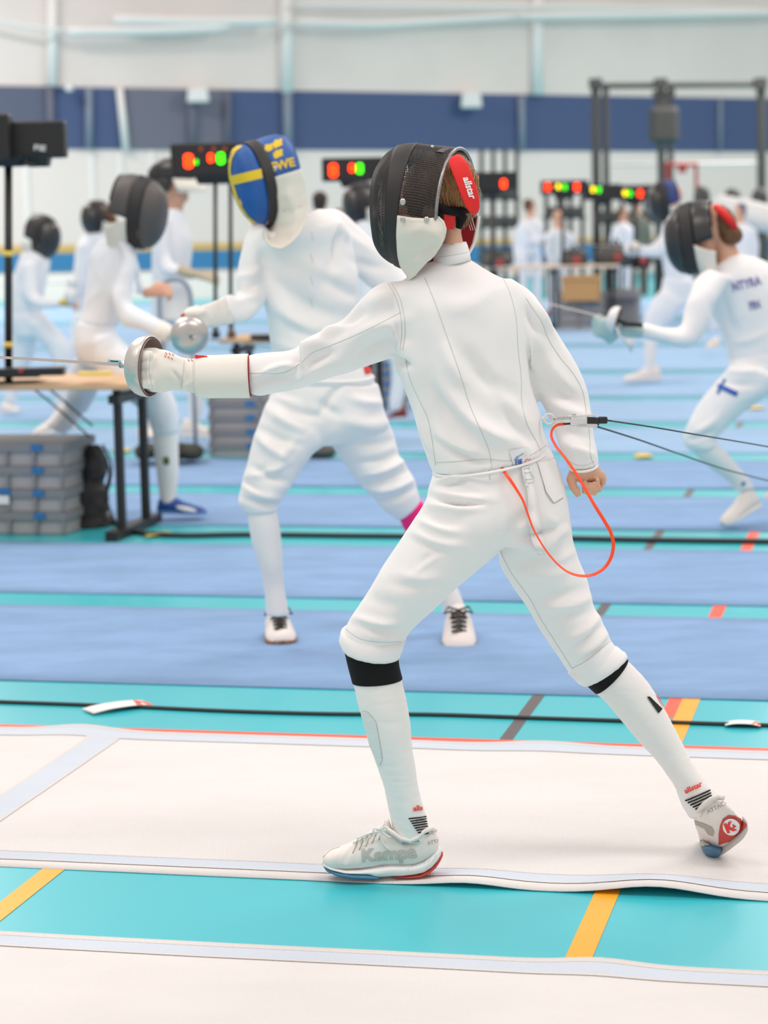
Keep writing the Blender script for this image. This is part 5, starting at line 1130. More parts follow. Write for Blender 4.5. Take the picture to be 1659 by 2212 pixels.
# ---------------- the other people ----------------
def dressed(root, Y, jacket=(), breeches=(), socks=(), vox=.012, seedv=1.0, amp=.004, freq=7, hands=(), headp=None, mj=None, mb_=None, ms=None, extra_body=None, cr_j=(), cr_b=()):
    """jacket / breeches / socks: lists of lofts; one continuous body runs underneath all of it"""
    mj = mj or M_bgwhite; mb_ = mb_ or M_bgwhite; ms = ms or M_sock; out = {}
    B = MB()
    for grp in (jacket, breeches, socks):
        for l in grp: B.rings(loftrings(l, Y, .74, 20, 2))
    if headp: head(B, headp[0], headp[1], headp[2] if len(headp) > 2 else 1.0)
    for h in hands: curled_hand(B, *h)
    if extra_body: extra_body(B)
    out['body'] = fuse('body', B, max(.007, vox * .8), 1, M_skin, root)
    if jacket: out['jacket'] = fuse('jacket', LB(*jacket, Y0=Y, n=24), vox, 4, mj, root, wrinkle(cr_j, amp=amp * .6, freq=freq, amp2=amp, seed=seedv))
    if breeches: out['breeches'] = fuse('breeches', LB(*breeches, Y0=Y, n=24), vox, 4, mb_, root, wrinkle(cr_b, amp=amp, freq=freq, amp2=amp, seed=seedv + 5))
    for i, l in enumerate(socks): out['sock%d' % i] = fuse('sock', LB(l, Y0=Y, n=24), min(vox, .010), 3, ms[i] if isinstance(ms, (list, tuple)) else ms, root)
    return out
def simple_shoe(root, heel, toe, Y, h, w_, m, msole, dyh=0.0, dyt=0.0, laces=None):
    """heel, toe: ground points in photo coordinates, h height in px at the heel"""
    a = P(heel[0], heel[1], Y + dyh); b = P(toe[0], toe[1], Y + dyt); d = b - a; L = d.length; f = d.normalized(); s = pxs(Y)
    u = Vector((0, 0, 1)); u = (u - f * u.dot(f)).normalized(); r = f.cross(u); H_ = h * s
    prof = [(0.0, .5, .55), (.06, .92, .75), (.2, 1.0, .82), (.38, .86, .86), (.55, .62, .95), (.75, .46, 1.0), (.9, .36, .86), (1.0, .2, .4)]
    mb = MB(); sl = MB(); rg = []; rs = []
    for t, hh, ww in prof:
        c = a + f * L * t; top = H_ * hh; hw = w_ / 2 * ww
        rg.append([c + u * (top * .5 + top * .5 * math.cos(k * math.pi / 10)) + r * hw * math.sin(k * math.pi / 10) * (1 if math.cos(k * math.pi / 10) < .3 else .85) for k in range(20)])
        rs.append([c + u * (H_ * .08 + H_ * .10 * math.copysign(abs(math.cos(k * math.pi / 10))**.5, math.cos(k * math.pi / 10))) + r * hw * 1.06 * math.copysign(abs(math.sin(k * math.pi / 10))**.7, math.sin(k * math.pi / 10)) for k in range(20)])
    e = empty('shoe', a); e.parent = root; e.matrix_parent_inverse = root.matrix_world.inverted(); bpy.context.view_layer.update()
    mb.rings(rg); mb.build('shoe_upper', m, e, smooth=True); sl.rings(rs); sl.build('outsole', msole, e, smooth=True)
    if laces:
        lm = MB()
        for k in range(5):
            c = a + f * L * (.42 + .07 * k) + u * H_ * (.84 - .09 * k)
            lm.tube([c - r * w_ * .22 - u * .004, c + u * .006, c + r * w_ * .22 - u * .004], .0035, 6)
            lm.tube([c - r * w_ * .2, c + f * .02 + r * w_ * .2], .003, 6)
        c = a + f * L * .40 + u * H_ * .9
        for q in (-1, 1): lm.tube([c, c + r * q * .035 + u * .012, c + r * q * .05 - u * .01, c + r * q * .02 - u * .002], .004, 6); lm.tube([c, c + r * q * .03 + f * .03 - u * .02], .003, 6)
        lm.build('shoelace', laces, e, smooth=True)
    return e
BLK = (M_wire, M_band, M_wire, M_bib, M_bib, M_black)
# ===== the fencer in the blue and yellow flag mask =====
YS = G(606, 1395).y
F2 = empty('person', G(700, 1395), 'fencer in white with a blue and yellow flag painted mask, striding towards the left', 'person', 'fencers in white')
t2 = [(575, 510, 690, 450, .07, -.04), (545, 530, 735, 470, .10, -.03), (532, 565, 762, 530, .115), (548, 610, 775, 595, .12), (568, 655, 775, 650, .118), (580, 700, 772, 705, .115), (588, 750, 782, 760, .112), (592, 790, 800, 800, .115), (590, 830, 812, 830, .12)]
ra2 = [(560, 470, 610, 540, .055, -.03), (536, 500, 585, 560, .056, -.04), (521, 550, 576, 590, .053, -.05), (512, 600, 572, 622, .050, -.06), (508, 640, 562, 668, .048, -.10), (500, 634, 540, 690, .045, -.14), (484, 641, 505, 697, .042, -.20)]
la2 = [(680, 450, 720, 560, .06, .03), (730, 452, 745, 570, .062, .05), (775, 486, 772, 596, .058, .07), (812, 522, 795, 616, .054, .09), (850, 562, 830, 640, .050, .10), (885, 600, 870, 670, .046, .10)]
pl2 = [(592, 820, 815, 830, .118), (585, 850, 820, 850, .125), (580, 885, 828, 890, .125), (600, 925, 835, 925, .11), (680, 960, 760, 955, .08)]
lt2 = [(592, 850, 700, 870, .10, -.02), (572, 880, 705, 920, .105, -.03), (555, 930, 700, 955, .10, -.05), (541, 975, 672, 985, .094, -.06), (531, 1015, 645, 1025, .086, -.07), (521, 1056, 630, 1050, .078, -.08), (516, 1085, 605, 1080, .070, -.08), (532, 1108, 596, 1106, .060, -.08)]
rt2 = [(690, 860, 820, 860, .10, .02), (694, 905, 832, 893, .105, .03), (715, 952, 850, 944, .10, .04), (744, 1002, 862, 985, .094, .05), (780, 1048, 880, 1012, .086, .06), (800, 1070, 896, 1040, .080, .07), (828, 1102, 903, 1064, .070, .08), (862, 1122, 908, 1084, .056, .09)]
sk1 = [(532, 1095, 594, 1092, .054, -.08), (538, 1140, 604, 1135, .054, -.08), (545, 1178, 608, 1168, .052, -.075), (560, 1222, 611, 1218, .046, -.07), (569, 1265, 613, 1262, .038, -.06), (573, 1300, 620, 1300, .036, -.06), (574, 1330, 626, 1330, .036, -.06)]
sk2 = [(860, 1115, 912, 1080, .052, .09), (875, 1148, 928, 1120, .054, .11), (895, 1190, 950, 1170, .052, .13), (905, 1212, 956, 1195, .048, .14)]
sk3 = [(900, 1205, 953, 1188, .047, .135), (920, 1238, 968, 1222, .044, .15), (942, 1275, 985, 1262, .038, .17), (952, 1300, 997, 1290, .036, .17), (958, 1330, 1008, 1322, .036, .17)]
cr2j = [(600, 590, 700, 700, 22, -6), (640, 640, 760, 690, 18, -7), (590, 650, 680, 720, 14, 6), (600, 690, 740, 740, 14, -6), (720, 560, 690, 650, 14, -6), (700, 600, 770, 640, 12, -7), (560, 540, 620, 640, 14, -6), (650, 560, 740, 600, 16, 5), (760, 560, 830, 580, 12, -7), (730, 480, 800, 540, 10, 5), (740, 500, 720, 560, 8, -6), (520, 600, 565, 580, 9, 6), (515, 630, 560, 610, 8, -6), (510, 650, 555, 640, 8, 7), (600, 740, 700, 760, 12, 5)]
cr2b = [(590, 890, 660, 930, 11, 10), (600, 870, 690, 900, 9, -9), (570, 930, 650, 960, 9, -8), (560, 945, 620, 990, 9, 8), (550, 1010, 620, 1040, 8, -9), (540, 1030, 620, 1000, 8, 8), (530, 1050, 600, 1075, 7, 9), (525, 1075, 600, 1090, 6, -9), (530, 1040, 580, 1070, 6, -8), (690, 870, 740, 900, 10, -8), (740, 830, 690, 900, 8, -9), (760, 860, 820, 870, 10, 8), (730, 900, 830, 920, 12, 6), (770, 960, 855, 950, 10, -6), (780, 1000, 870, 975, 8, -9), (790, 1025, 880, 990, 7, 9), (800, 1045, 890, 1010, 7, -9), (810, 1060, 895, 1035, 6, 8), (820, 1085, 900, 1052, 6, -8), (640, 950, 600, 1010, 9, 6)]
d2 = dressed(F2, YS, [t2, ra2, la2], [pl2, lt2, rt2], [sk1, sk2, sk3], vox=.0075, seedv=3, amp=.004, freq=7.5, headp=(P(575, 405, YS - .03), (-.75, -.6, -.28)), mj=M_white, mb_=M_white, ms=[M_sock, M_pink, M_sock], cr_j=cr2j, cr_b=cr2b)
hemring('jacket_hem', (587, 808), (806, 815), .120, YS, .006, M_white, F2, sag=8)
g2 = [(486, 640, 506, 698, .044, -.20), (470, 648, 486, 702, .042, -.25), (452, 656, 466, 706, .040, -.30), (436, 660, 448, 708, .038, -.34), (420, 664, 430, 712, .038, -.37)]
mb = LB(g2, Y0=YS)
for i in range(4):
    y = 678 + i * 13; mb.tube([P(438, y, YS - .36), P(424, y - 1, YS - .40), P(408, y, YS - .415), P(400, y + 3, YS - .40)], [.015, .014, .013, .011], 10)
mb.tube([P(428, 668, YS - .36), P(412, 672, YS - .395), P(398, 682, YS - .41)], [.016, .014, .012], 10)
gl2 = fuse('glove', mb, .006, 3, M_cream, F2, wrinkle(amp=.003, freq=18, seed=2))
MB().ell(P(404, 676, YS - .40), (Vector((.022, 0, .010)), Vector((0, .02, 0)), Vector((-.002, 0, .008))), 8).build('orange_glove_patch', M_linred, gl2, smooth=True)
ax2 = Vector((.25, -.93, -.10)).normalized(); gcen = P(409, 724, YS - .43)
bell_guard(gcen, ax2, .062, 'silver bell guard and epee of the fencer in the flag mask', blade_end=P(428, 727, YS - .43 - .93), fine=40, m=M_steel)
patch('red_waist_tag', bvh_of([d2['breeches'], d2['jacket']]), [(784, 792), (802, 790), (805, 805), (788, 809)], M_print_red, d2['breeches'], off=.004)
simple_shoe(F2, (598, 1366), (610, 1395), YS, 66, .108, M_shoe, M_gum, .21, -.0, laces=M_laceb)
simple_shoe(F2, (990, 1372), (993, 1411), YS, 82, .118, M_shoe, M_gum, .10, -.10, laces=M_laceb)
# flag mask
def prs(Tx, Ty, Bx, By, dx, hd, dc=0.0, sy=0):
    Yc = YS - .05 + dc; s = pxs(Yc); T = P(Tx, Ty, Yc); B = P(Bx, By, Yc); return ((T + B) / 2, (T - B) / 2, Vector((dx * s, -hd, sy * s)))
r2 = [prs(507, 388, 509, 396, 2, .008, -.045), prs(501, 350, 520, 440, 14, .040, -.04), prs(505, 325, 535, 468, 22, .066, -.03), prs(515, 314, 550, 482, 27, .082, -.015), prs(528, 312, 568, 487, 29, .090, 0), prs(537, 308, 575, 488, 32, .094, .01), prs(548, 305, 580, 488, 34, .096, .02)]
c2_ = [prs(572, 296, 598, 488, 37, .098, .04), prs(594, 291, 615, 490, 42, .098, .06), prs(612, 296, 634, 492, 30, .095, .085)]
def outer2(th, t):
    C = [(646, 366, -.12), (655, 390, -.12), (661, 418, -.115), (665, 445, -.125), (660, 475, -.15), (648, 502, -.18), (629, 524, -.20), (608, 537, -.20), (588, 533, -.18), (576, 518, -.13), (572, 498, -.06), (575, 480, .06), (585, 440, .08), (590, 400, .09), (596, 350, .10)]
    i = min(int(t * 14), 13); u = t * 14 - i; a, b = C[i], C[i + 1]
    return P(a[0] + (b[0] - a[0]) * u, a[1] + (b[1] - a[1]) * u, YS - .05 + a[2] + (b[2] - a[2]) * u)
mk2, gb2 = build_mask(F2, r2, 4, c2_, math.radians(82), outer2, (M_sweblue, M_band, M_sweblue, M_bib, M_bib, M_sweblue), nth=72)
fb = bvh_of([o for o in mk2.children if o.name.startswith('wire_mesh_face')]); cb_ = bvh_of([o for o in mk2.children if o.name.startswith('wire_mesh_crown')])
face2 = [o for o in mk2.children if o.name.startswith('wire_mesh_face')][0]; crown2 = [o for o in mk2.children if o.name.startswith('wire_mesh_crown')][0]
patch('yellow_cross_bar', fb, [(490, 382), (564, 365), (567, 385), (494, 402)], M_sweyel, face2, off=.003, step=6)
rim = [(517, 313), (503, 322), (493, 340), (489, 362), (490, 385), (496, 408), (505, 432), (517, 455), (532, 473), (549, 484), (552, 479), (536, 466), (524, 448), (514, 426), (507, 404), (500, 385), (498, 364), (501, 344), (509, 328), (522, 318)]
patch('yellow_rim', fb, [(x + 1.5, y) for x, y in rim], M_sweyel, face2, off=.003, step=6)
for cx, cy, sc_ in ((580, 321, 1.0), (600, 311, 1.05), (601, 333, 1.05)):
    cs = [(-10, 3), (-11, -5), (-8, -3), (-7, -8), (-4, -5), (-2, -9), (1, -6), (4, -9), (5, -5), (9, -7), (8, 0), (10, 5), (-5, 9), (-8, 8)]
    patch('yellow_crown', cb_, [(cx + x * sc_, cy + (y - x * .22) * sc_) for x, y in cs], M_sweyel, crown2, off=.003, step=5)
lettering('yellow_lettering', cb_, 'SWE', 610, 357, 25, -14, M_sweyel, crown2, bold=.04, off=.0035, sx=1.05)
bb2 = bvh_of([o for o in mk2.children if o.name.startswith('bib')][:1]); bo2 = [o for o in mk2.children if o.name.startswith('bib')][0]
wrinkle([(600, 425, 655, 410, 6, 3), (605, 455, 660, 445, 6, -2.5), (600, 480, 655, 465, 7, 3), (625, 400, 645, 470, 7, 2.5), (595, 505, 640, 495, 6, 2.5)], amp=.001, freq=20)(bo2.data)
for pts in ([(598, 418), (630, 415), (658, 410)], [(598, 440), (630, 452), (660, 440)], [(600, 470), (630, 440), (650, 430)], [(590, 500), (625, 470), (655, 460)], [(605, 400), (602, 450), (590, 490)], [(630, 400), (640, 450), (620, 500)]): seam('quilting', bb2, pts, .0011, M_seam, bo2, off=.0)
MB().ell(P(595, 363, YS - .185), (Vector((.007, 0, 0)), Vector((0, .004, 0)), Vector((0, 0, .007))), 8).build('rivet', M_steel, mk2, smooth=True)
for i_ in range(4): seam('jacket_placket', bvh_of([d2['jacket']]), [(672 - i_, 500 + i_ * 48), (676, 520 + i_ * 48)], .0012, M_seam, d2['jacket'], off=0)
seam('seam', bvh_of([d2['jacket']]), [(742, 470), (722, 510), (716, 560)], .0012, M_seam, d2['jacket'], off=0)
# ===== left fencer with the dark mask, blue shoe =====
YT = G(390, 1117).y
F3 = empty('person', G(270, 1050), 'left fencer in white, large dark grey mask and blue front shoe', 'person', 'fencers in white')
t3 = [(215, 520, 285, 505, .07), (198, 545, 294, 530, .09), (190, 585, 293, 575, .105), (184, 625, 284, 620, .11), (178, 665, 272, 662, .11), (168, 700, 255, 702, .115)]
a3 = [(240, 505, 285, 530, .055, -.05), (262, 545, 298, 560, .055, -.08), (258, 600, 290, 605, .052, -.11), (243, 645, 284, 655, .050, -.14), (262, 700, 295, 664, .045, -.18), (300, 712, 325, 680, .042, -.22), (332, 728, 355, 694, .038, -.26)]
b3 = [(270, 510, 290, 545, .05, .10), (285, 550, 300, 580, .05, .14), (292, 600, 306, 610, .045, .16), (296, 640, 318, 622, .038, .16)]
p3 = [(166, 695, 252, 700, .115), (162, 728, 248, 726, .125), (166, 765, 255, 755, .12), (190, 795, 260, 790, .10)]
f3 = [(195, 735, 245, 715, .10, -.04), (200, 770, 270, 745, .10, -.06), (215, 805, 300, 765, .10, -.08), (245, 838, 330, 795, .092, -.10), (280, 865, 360, 835, .085, -.12), (310, 890, 378, 868, .078, -.12), (326, 915, 387, 905, .070, -.12), (330, 940, 385, 935, .062, -.12)]
g3 = [(175, 740, 245, 760, .10, .05), (160, 780, 235, 795, .10, .08), (150, 820, 215, 835, .092, .11), (142, 855, 196, 872, .08, .14), (138, 870, 185, 890, .07, .16)]
s3 = [(329, 925, 385, 925, .056, -.12), (333, 975, 386, 980, .056, -.12), (338, 1020, 386, 1025, .050, -.12), (343, 1060, 382, 1060, .040, -.12), (346, 1090, 378, 1090, .038, -.12)]
s3b = [(136, 868, 182, 890, .06, .16), (120, 895, 165, 915, .055, .18), (100, 918, 140, 940, .048, .19)]
hand3 = (P(350, 712, YT - .27), (.95, -.1, -.25), (.2, .9, 0))
d3 = dressed(F3, YT, [t3, a3, b3], [p3, f3, g3], [s3, s3b], vox=.010, seedv=11, amp=.005, hands=[(P(318, 632, YT + .16), (.9, -.2, .15), (0, .6, .8), 1.0)], headp=(P(290, 452, YT), (1, -.15, -.1), .88))
mb = LB([(328, 726, 352, 692, .040, -.26), (345, 735, 362, 697, .040, -.28), (358, 742, 372, 702, .038, -.30)], Y0=YT); curled_hand(mb, P(362, 722, YT - .30), (.95, -.15, -.2), (.1, .7, -.7), 1.15)
fuse('glove', mb, .008, 3, M_cream, F3)
bell_guard(P(392, 728, YT - .33), Vector((.9, -.2, -.1)), .062, 'epee of the left fencer, mostly hidden behind the silver bell guard')
local_mask(F3, 291, 452, YT - .02, 74, 10, 1.16, (mat('grey_wire_mesh', (.085, .078, .075), .5), M_band, MATS['grey_wire_mesh'], M_bib, M_bib, M_black), tilt=0, bib_len=1.15)
simple_shoe(F3, (340, 1107), (446, 1110), YT - .12, 40, .10, mat('blue_shoe', (.02, .09, .36), .6, noise_amt=.3, nscale=14), mat('blue_sole', (.10, .25, .55), .5), 0, 0)
o = MB(); o.ell(P(402, 1100, YT - .175), (Vector((.05, 0, -.012)), Vector((0, .01, 0)), Vector((.004, 0, .012))), 8); o.build('white_shoe_stripe', M_print_white, F3, smooth=True)
simple_shoe(F3, (165, 925), (72, 946), YT + .75, 52, .10, M_shoe, M_midsole, 0, 0)
bs3 = bvh_of([d3['sock0']]); patch('olive_sock_emblem', bs3, [(352, 990), (360, 985), (366, 992), (365, 1004), (354, 1004)], mat('olive_print', (.12, .13, .03), .8), d3['sock0'], off=.003)
# ===== far left fencer =====
Y4 = 17.0
F4 = empty('person', G(60, 890), 'smaller fencer in white at the far left edge behind the display pole', 'person', 'fencers in white')
t4 = [(48, 545, 100, 540, .08), (35, 575, 108, 565, .10), (26, 610, 102, 605, .11), (23, 650, 94, 645, .11), (22, 682, 92, 680, .115)]
a4 = [(50, 570, 85, 560, .06, -.1), (48, 610, 80, 605, .055, -.14), (55, 650, 84, 638, .05, -.18), (85, 668, 95, 640, .045, -.22), (112, 668, 116, 643, .040, -.26), (130, 666, 133, 645, .036, -.28)]
p4 = [(22, 675, 100, 675, .12), (22, 705, 108, 705, .12), (35, 730, 100, 725, .10)]
f4 = [(60, 710, 100, 680, .10, -.05), (80, 735, 118, 705, .095, -.05), (100, 755, 140, 728, .085, -.05), (112, 775, 149, 755, .075, -.05), (116, 800, 148, 795, .06, -.05), (118, 845, 142, 845, .05, -.05), (120, 875, 140, 875, .045, -.05)]
g4 = [(25, 710, 80, 720, .10, .05), (26, 750, 76, 765, .09, .08), (22, 790, 60, 800, .08, .1), (12, 830, 42, 840, .06, .1), (8, 870, 32, 872, .045, .1)]
d4 = dressed(F4, Y4, [t4, a4], [p4, f4, g4], [], vox=.02, amp=.006, seedv=21, headp=(P(88, 505, Y4), (.9, -.4, -.1)), hands=[(P(132, 655, Y4 - .28), (.95, -.1, 0), (0, .7, .7))])
local_mask(F4, 90, 508, Y4, 55, 14, 1.05, BLK)
simple_shoe(F4, (6, 893), (44, 888), Y4 + .08, 24, .10, M_shoe, M_midsole, 0, -.05); simple_shoe(F4, (122, 893), (160, 893), Y4 - .05, 24, .10, M_shoe, M_midsole, 0, -.05)
bell_guard(P(150, 640, Y4 - .3), Vector((.92, -.3, .06)), .063, 'epee of the far left fencer with a bright bell guard', m=M_whitepl)
o = MB().ell(P(137, 652, Y4 - .34), (Vector((.03, 0, 0)), Vector((0, .02, 0)), Vector((0, 0, .02))), 8).build('yellow_glove_patch', M_sweyel, F4, smooth=True)
# ===== fencer with brown hair behind the left fencer =====
Y5 = 20.0
F5 = empty('person', G(190, 815), 'brown haired fencer in black mask facing left, half hidden by the left fencer', 'person', 'fencers in white')
d5 = dressed(F5, Y5, [[(178, 505, 230, 500, .09), (164, 540, 236, 530, .11), (160, 590, 232, 585, .115), (160, 640, 226, 640, .115)], [(165, 530, 190, 520, .06, -.1), (158, 590, 178, 590, .05, -.14), (150, 640, 172, 645, .045, -.2)]], [[(158, 630, 228, 635, .12), (156, 665, 232, 670, .12), (164, 690, 222, 690, .1)], [(160, 680, 195, 682, .09, -.05), (150, 735, 182, 738, .075, -.05), (144, 800, 166, 800, .05, -.03)], [(195, 680, 228, 680, .09, .05), (204, 735, 232, 738, .075, .08), (214, 800, 234, 800, .05, .1)]], [], vox=.022, amp=.006, seedv=31, headp=(P(212, 468, Y5), (-.8, -.5, -.05)), hands=[(P(158, 648, Y5 - .22), (-.5, -.6, -.2), (0, .2, .9))])
local_mask(F5, 208, 468, Y5, -48, 4, .98, BLK)
mb = MB(); mb.ell(P(228, 462, Y5 + .02), (Vector((.07, 0, 0)), Vector((0, .08, 0)), Vector((0, 0, .09))), 10); mb.tube([P(233, 455, Y5 + .03), P(242, 475, Y5 + .02), P(243, 498, Y5), P(238, 510, Y5)], [.045, .05, .038, .012], 10)
fuse('hair', mb, .014, 2, M_hair2, F5)
for hx, dy in ((152, -.05), (222, .1)): simple_shoe(F5, (hx + 8, 818), (hx - 18, 820), Y5 + dy, 22, .1, M_shoe, M_midsole)
bell_guard(P(158, 612, Y5 - .3), Vector((-.8, -.5, 0)), .063, 'epee with a small bright bell guard behind the left fencer', m=M_whitepl)
# ===== standing fencer with the mask pushed up =====
Y6 = G(430, 945).y
F6 = empty('person', G(375, 945), 'fencer in white standing with the mask pushed up on the forehead, chin visible', 'person', 'fencers in white')
t6 = [(352, 452, 392, 448, .07), (338, 480, 402, 478, .095), (330, 515, 415, 512, .115), (328, 550, 414, 550, .115), (328, 585, 410, 585, .11), (328, 615, 408, 615, .11)]
a6 = [(340, 475, 365, 470, .055, -.1), (338, 515, 366, 512, .052, -.14), (340, 555, 368, 548, .048, -.16), (350, 590, 375, 566, .045, -.20), (385, 598, 395, 575, .040, -.25)]
p6 = [(328, 605, 410, 605, .115), (326, 650, 414, 650, .125), (330, 690, 410, 690, .11)]
l6 = [(328, 680, 372, 680, .095, .03), (324, 740, 366, 742, .085, .03), (318, 800, 352, 803, .07, .03), (312, 840, 345, 845, .06, .03)]
m6 = [(372, 680, 412, 680, .095, -.03), (382, 740, 420, 742, .085, -.03), (396, 800, 434, 803, .07, -.03), (405, 840, 438, 842, .06, -.03)]
s6 = [(310, 835, 343, 838, .055, .03), (308, 880, 334, 882, .05, .03), (306, 925, 324, 925, .038, .03)]; s6b = [(404, 835, 438, 838, .055, -.03), (408, 875, 438, 878, .05, -.03), (408, 920, 428, 920, .038, -.03)]
d6 = dressed(F6, Y6, [t6, a6], [p6, l6, m6], [s6, s6b], vox=.016, amp=.005, seedv=41, headp=(P(372, 415, Y6 - .02), (1, -.15, -.22)), extra_body=lambda B: B.rings(loftrings([(355, 415, 388, 425, .055, -.02), (353, 440, 390, 440, .058), (348, 462, 395, 462, .06)], Y6)))
eyes(P(372, 415, Y6 - .02), Vector((1, -.15, -.22)).normalized(), Vector((1, -.15, -.22)).normalized().cross(Vector((0, 0, 1))).normalized(), Vector((.2, 0, 1)).normalized(), d6['body'])
mk6, _ = local_mask(F6, 366, 388, Y6 - .02, 84, -86, 1.0, BLK, bib_len=1.35)
mb = LB([(378, 592, 390, 570, .045, -.24), (400, 600, 406, 577, .042, -.27), (420, 604, 424, 582, .040, -.29)], Y0=Y6); curled_hand(mb, P(428, 592, Y6 - .30), (.9, -.1, -.25), (.1, .7, .5), 1.2, .5); fuse('glove', mb, .01, 2, mat('tan_glove', (.50, .44, .32), .8), F6)
simple_shoe(F6, (305, 948), (334, 946), Y6 + .03, 34, .1, M_shoe, M_midsole, 0, -.2); simple_shoe(F6, (390, 944), (478, 946), Y6 - .03, 42, .1, M_shoe, M_midsole, 0, 0)
# ===== right fencer with the printed back =====
Y7 = G(1600, 1142).y
F7 = empty('person', G(1610, 1140), 'fencer lunging at the right edge, letters on the back, red mask strap', 'person', 'fencers in white')
t7 = [(1520, 590, 1585, 545, .08), (1510, 625, 1640, 560, .11), (1530, 668, 1690, 600, .12), (1552, 705, 1715, 655, .12), (1568, 745, 1728, 710, .12), (1575, 775, 1735, 755, .12)]
a7 = [(1530, 580, 1580, 600, .06, -.12), (1505, 600, 1562, 630, .058, -.16), (1488, 640, 1545, 660, .055, -.2), (1478, 680, 1525, 715, .052, -.22), (1470, 706, 1490, 752, .048, -.24), (1430, 706, 1432, 740, .044, -.26), (1400, 700, 1396, 732, .040, -.28), (1384, 697, 1380, 728, .038, -.29)]
p7 = [(1575, 765, 1735, 750, .12), (1578, 795, 1745, 800, .13), (1590, 830, 1740, 850, .12)]
l7 = [(1590, 780, 1690, 820, .11, -.04), (1555, 818, 1662, 850, .11, -.05), (1530, 846, 1630, 872, .10, -.05), (1500, 890, 1590, 905, .09, -.05), (1482, 925, 1563, 930, .08, -.05), (1478, 958, 1545, 948, .068, -.05), (1492, 975, 1550, 962, .062, -.05)]
l7b = [(1660, 800, 1740, 790, .11, .1), (1700, 860, 1780, 850, .1, .15), (1740, 940, 1810, 930, .08, .2), (1770, 1000, 1830, 990, .07, .2)]
s7 = [(1486, 962, 1546, 950, .058, -.05), (1512, 993, 1572, 980, .055, -.03), (1545, 1020, 1598, 1010, .05, .0), (1575, 1042, 1618, 1034, .042, .02), (1590, 1062, 1632, 1054, .038, .03)]
s7b = [(1768, 990, 1832, 985, .06, .2), (1800, 1050, 1850, 1045, .05, .22), (1830, 1100, 1868, 1095, .04, .22)]
d7 = dressed(F7, Y7, [t7, a7], [p7, l7, l7b], [s7, s7b], vox=.010, amp=.005, seedv=51, headp=(P(1530, 500, Y7), (-.9, .3, -.2)), mj=M_white, mb_=M_white, extra_body=lambda B: B.rings(loftrings([(1530, 500, 1575, 480, .055), (1540, 545, 1590, 530, .06), (1545, 565, 1600, 555, .06)], Y7)),
             cr_b=[(1560, 800, 1640, 800, 8, 8), (1550, 820, 1640, 830, 8, -7), (1500, 935, 1550, 900, 7, 7), (1485, 950, 1545, 930, 6, -7)], cr_j=[(1560, 640, 1590, 720, 12, -8), (1540, 660, 1560, 700, 10, -6), (1590, 740, 1650, 720, 9, 6)])
bj7 = bvh_of([d7['jacket']])
lettering('back_lettering', bj7, 'NTYRA', 1612, 614, 27, -14, mat('violet_print', (.20, .19, .42), .8), d7['jacket'], bold=.03, off=.004, sx=.72)
lettering('back_lettering', bj7, 'FIN', 1630, 660, 26, -14, MATS['violet_print'], d7['jacket'], bold=.03, off=.004, sx=.62)
bb7 = bvh_of([d7['breeches']])
patch('blue_cross_print', bb7, [(1553, 829), (1595, 847), (1591, 857), (1550, 838)], M_print_blue, d7['breeches'], off=.004); patch('blue_cross_print', bb7, [(1565, 818), (1569, 820), (1553, 852), (1548, 849)], M_print_blue, d7['breeches'], off=.0042)
bs7 = bvh_of([d7['sock0']]); patch('blue_sock_print', bs7, [(1604, 1040), (1611, 1042), (1606, 1050), (1600, 1048)], M_print_blue, d7['sock0'], off=.003)
mk7, _ = local_mask(F7, 1506, 508, Y7 - .02, -104, 8, 1.06, BLK, bib_len=1.2)
mb = MB(); mb.ell(P(1562, 485, Y7 - .01), (Vector((.062, 0, -.02)), Vector((0, .08, 0)), Vector((0, 0, .085))), 12); mb.ell(P(1580, 508, Y7 - .05), (Vector((.05, 0, 0)), Vector((0, .05, 0)), Vector((0, 0, .045))), 10)
fuse('hair', mb, .009, 2, mat('auburn_hair', (.20, .09, .03), .55, noise_amt=.5, nscale=30), F7, wrinkle(amp=.003, freq=30))
mb = MB(); q = [P(x, y, Y7 - d) for x, y, d in ((1545, 446, .08), (1560, 458, .11), (1575, 475, .12), (1590, 494, .11))]; mb.tube(q, [.014, .018, .018, .012], 8); mb.build('red_back_pad', M_red, mk7, smooth=True)
mb = LB([(1392, 698, 1388, 731, .042, -.285), (1372, 697, 1368, 730, .040, -.30), (1350, 694, 1346, 728, .040, -.32)], Y0=Y7); curled_hand(mb, P(1350, 711, Y7 - .32), (-.95, .1, .05), (.0, .3, -1), 1.2)
fuse('glove', mb, .008, 3, mat('pale_teal_glove', (.45, .60, .58), .8), F7)
MB().box(P(1366, 701, Y7 - .37), (.09, .02, .02), Matrix.Rotation(.1, 3, 'Y')).build('black_cuff_strap', M_blackpl, F7)
bell_guard(P(1334, 692, Y7 - .33), Vector((-.86, .22, .22)), .060, 'epee of the right fencer, white bell guard held low', m=M_whitepl)
mb = MB(); mb.tube([P(1330, 706, Y7 - .37), P(1340, 728, Y7 - .37), P(1358, 742, Y7 - .37), (P(1364, 760, Y7 - .37))], .006, 6); mb.tube([P(1350, 734, Y7 - .37), P(1362, 740, Y7 - .37), P(1364, 752, Y7 - .37)], [.012, .022, .012], 8); o = mb.build('dangling_cord', M_whitepl, None, smooth=True); tag(o, 'white cord end dangling from the right fencer glove', 'cord')
simple_shoe(F7, (1640, 1092), (1562, 1135), Y7 + .02, 50, .10, M_shoe, M_midsole, .03, -.05)
simple_shoe(F7, (1835, 1145), (1900, 1150), Y7 + .2, 45, .10, M_shoe, M_midsole)
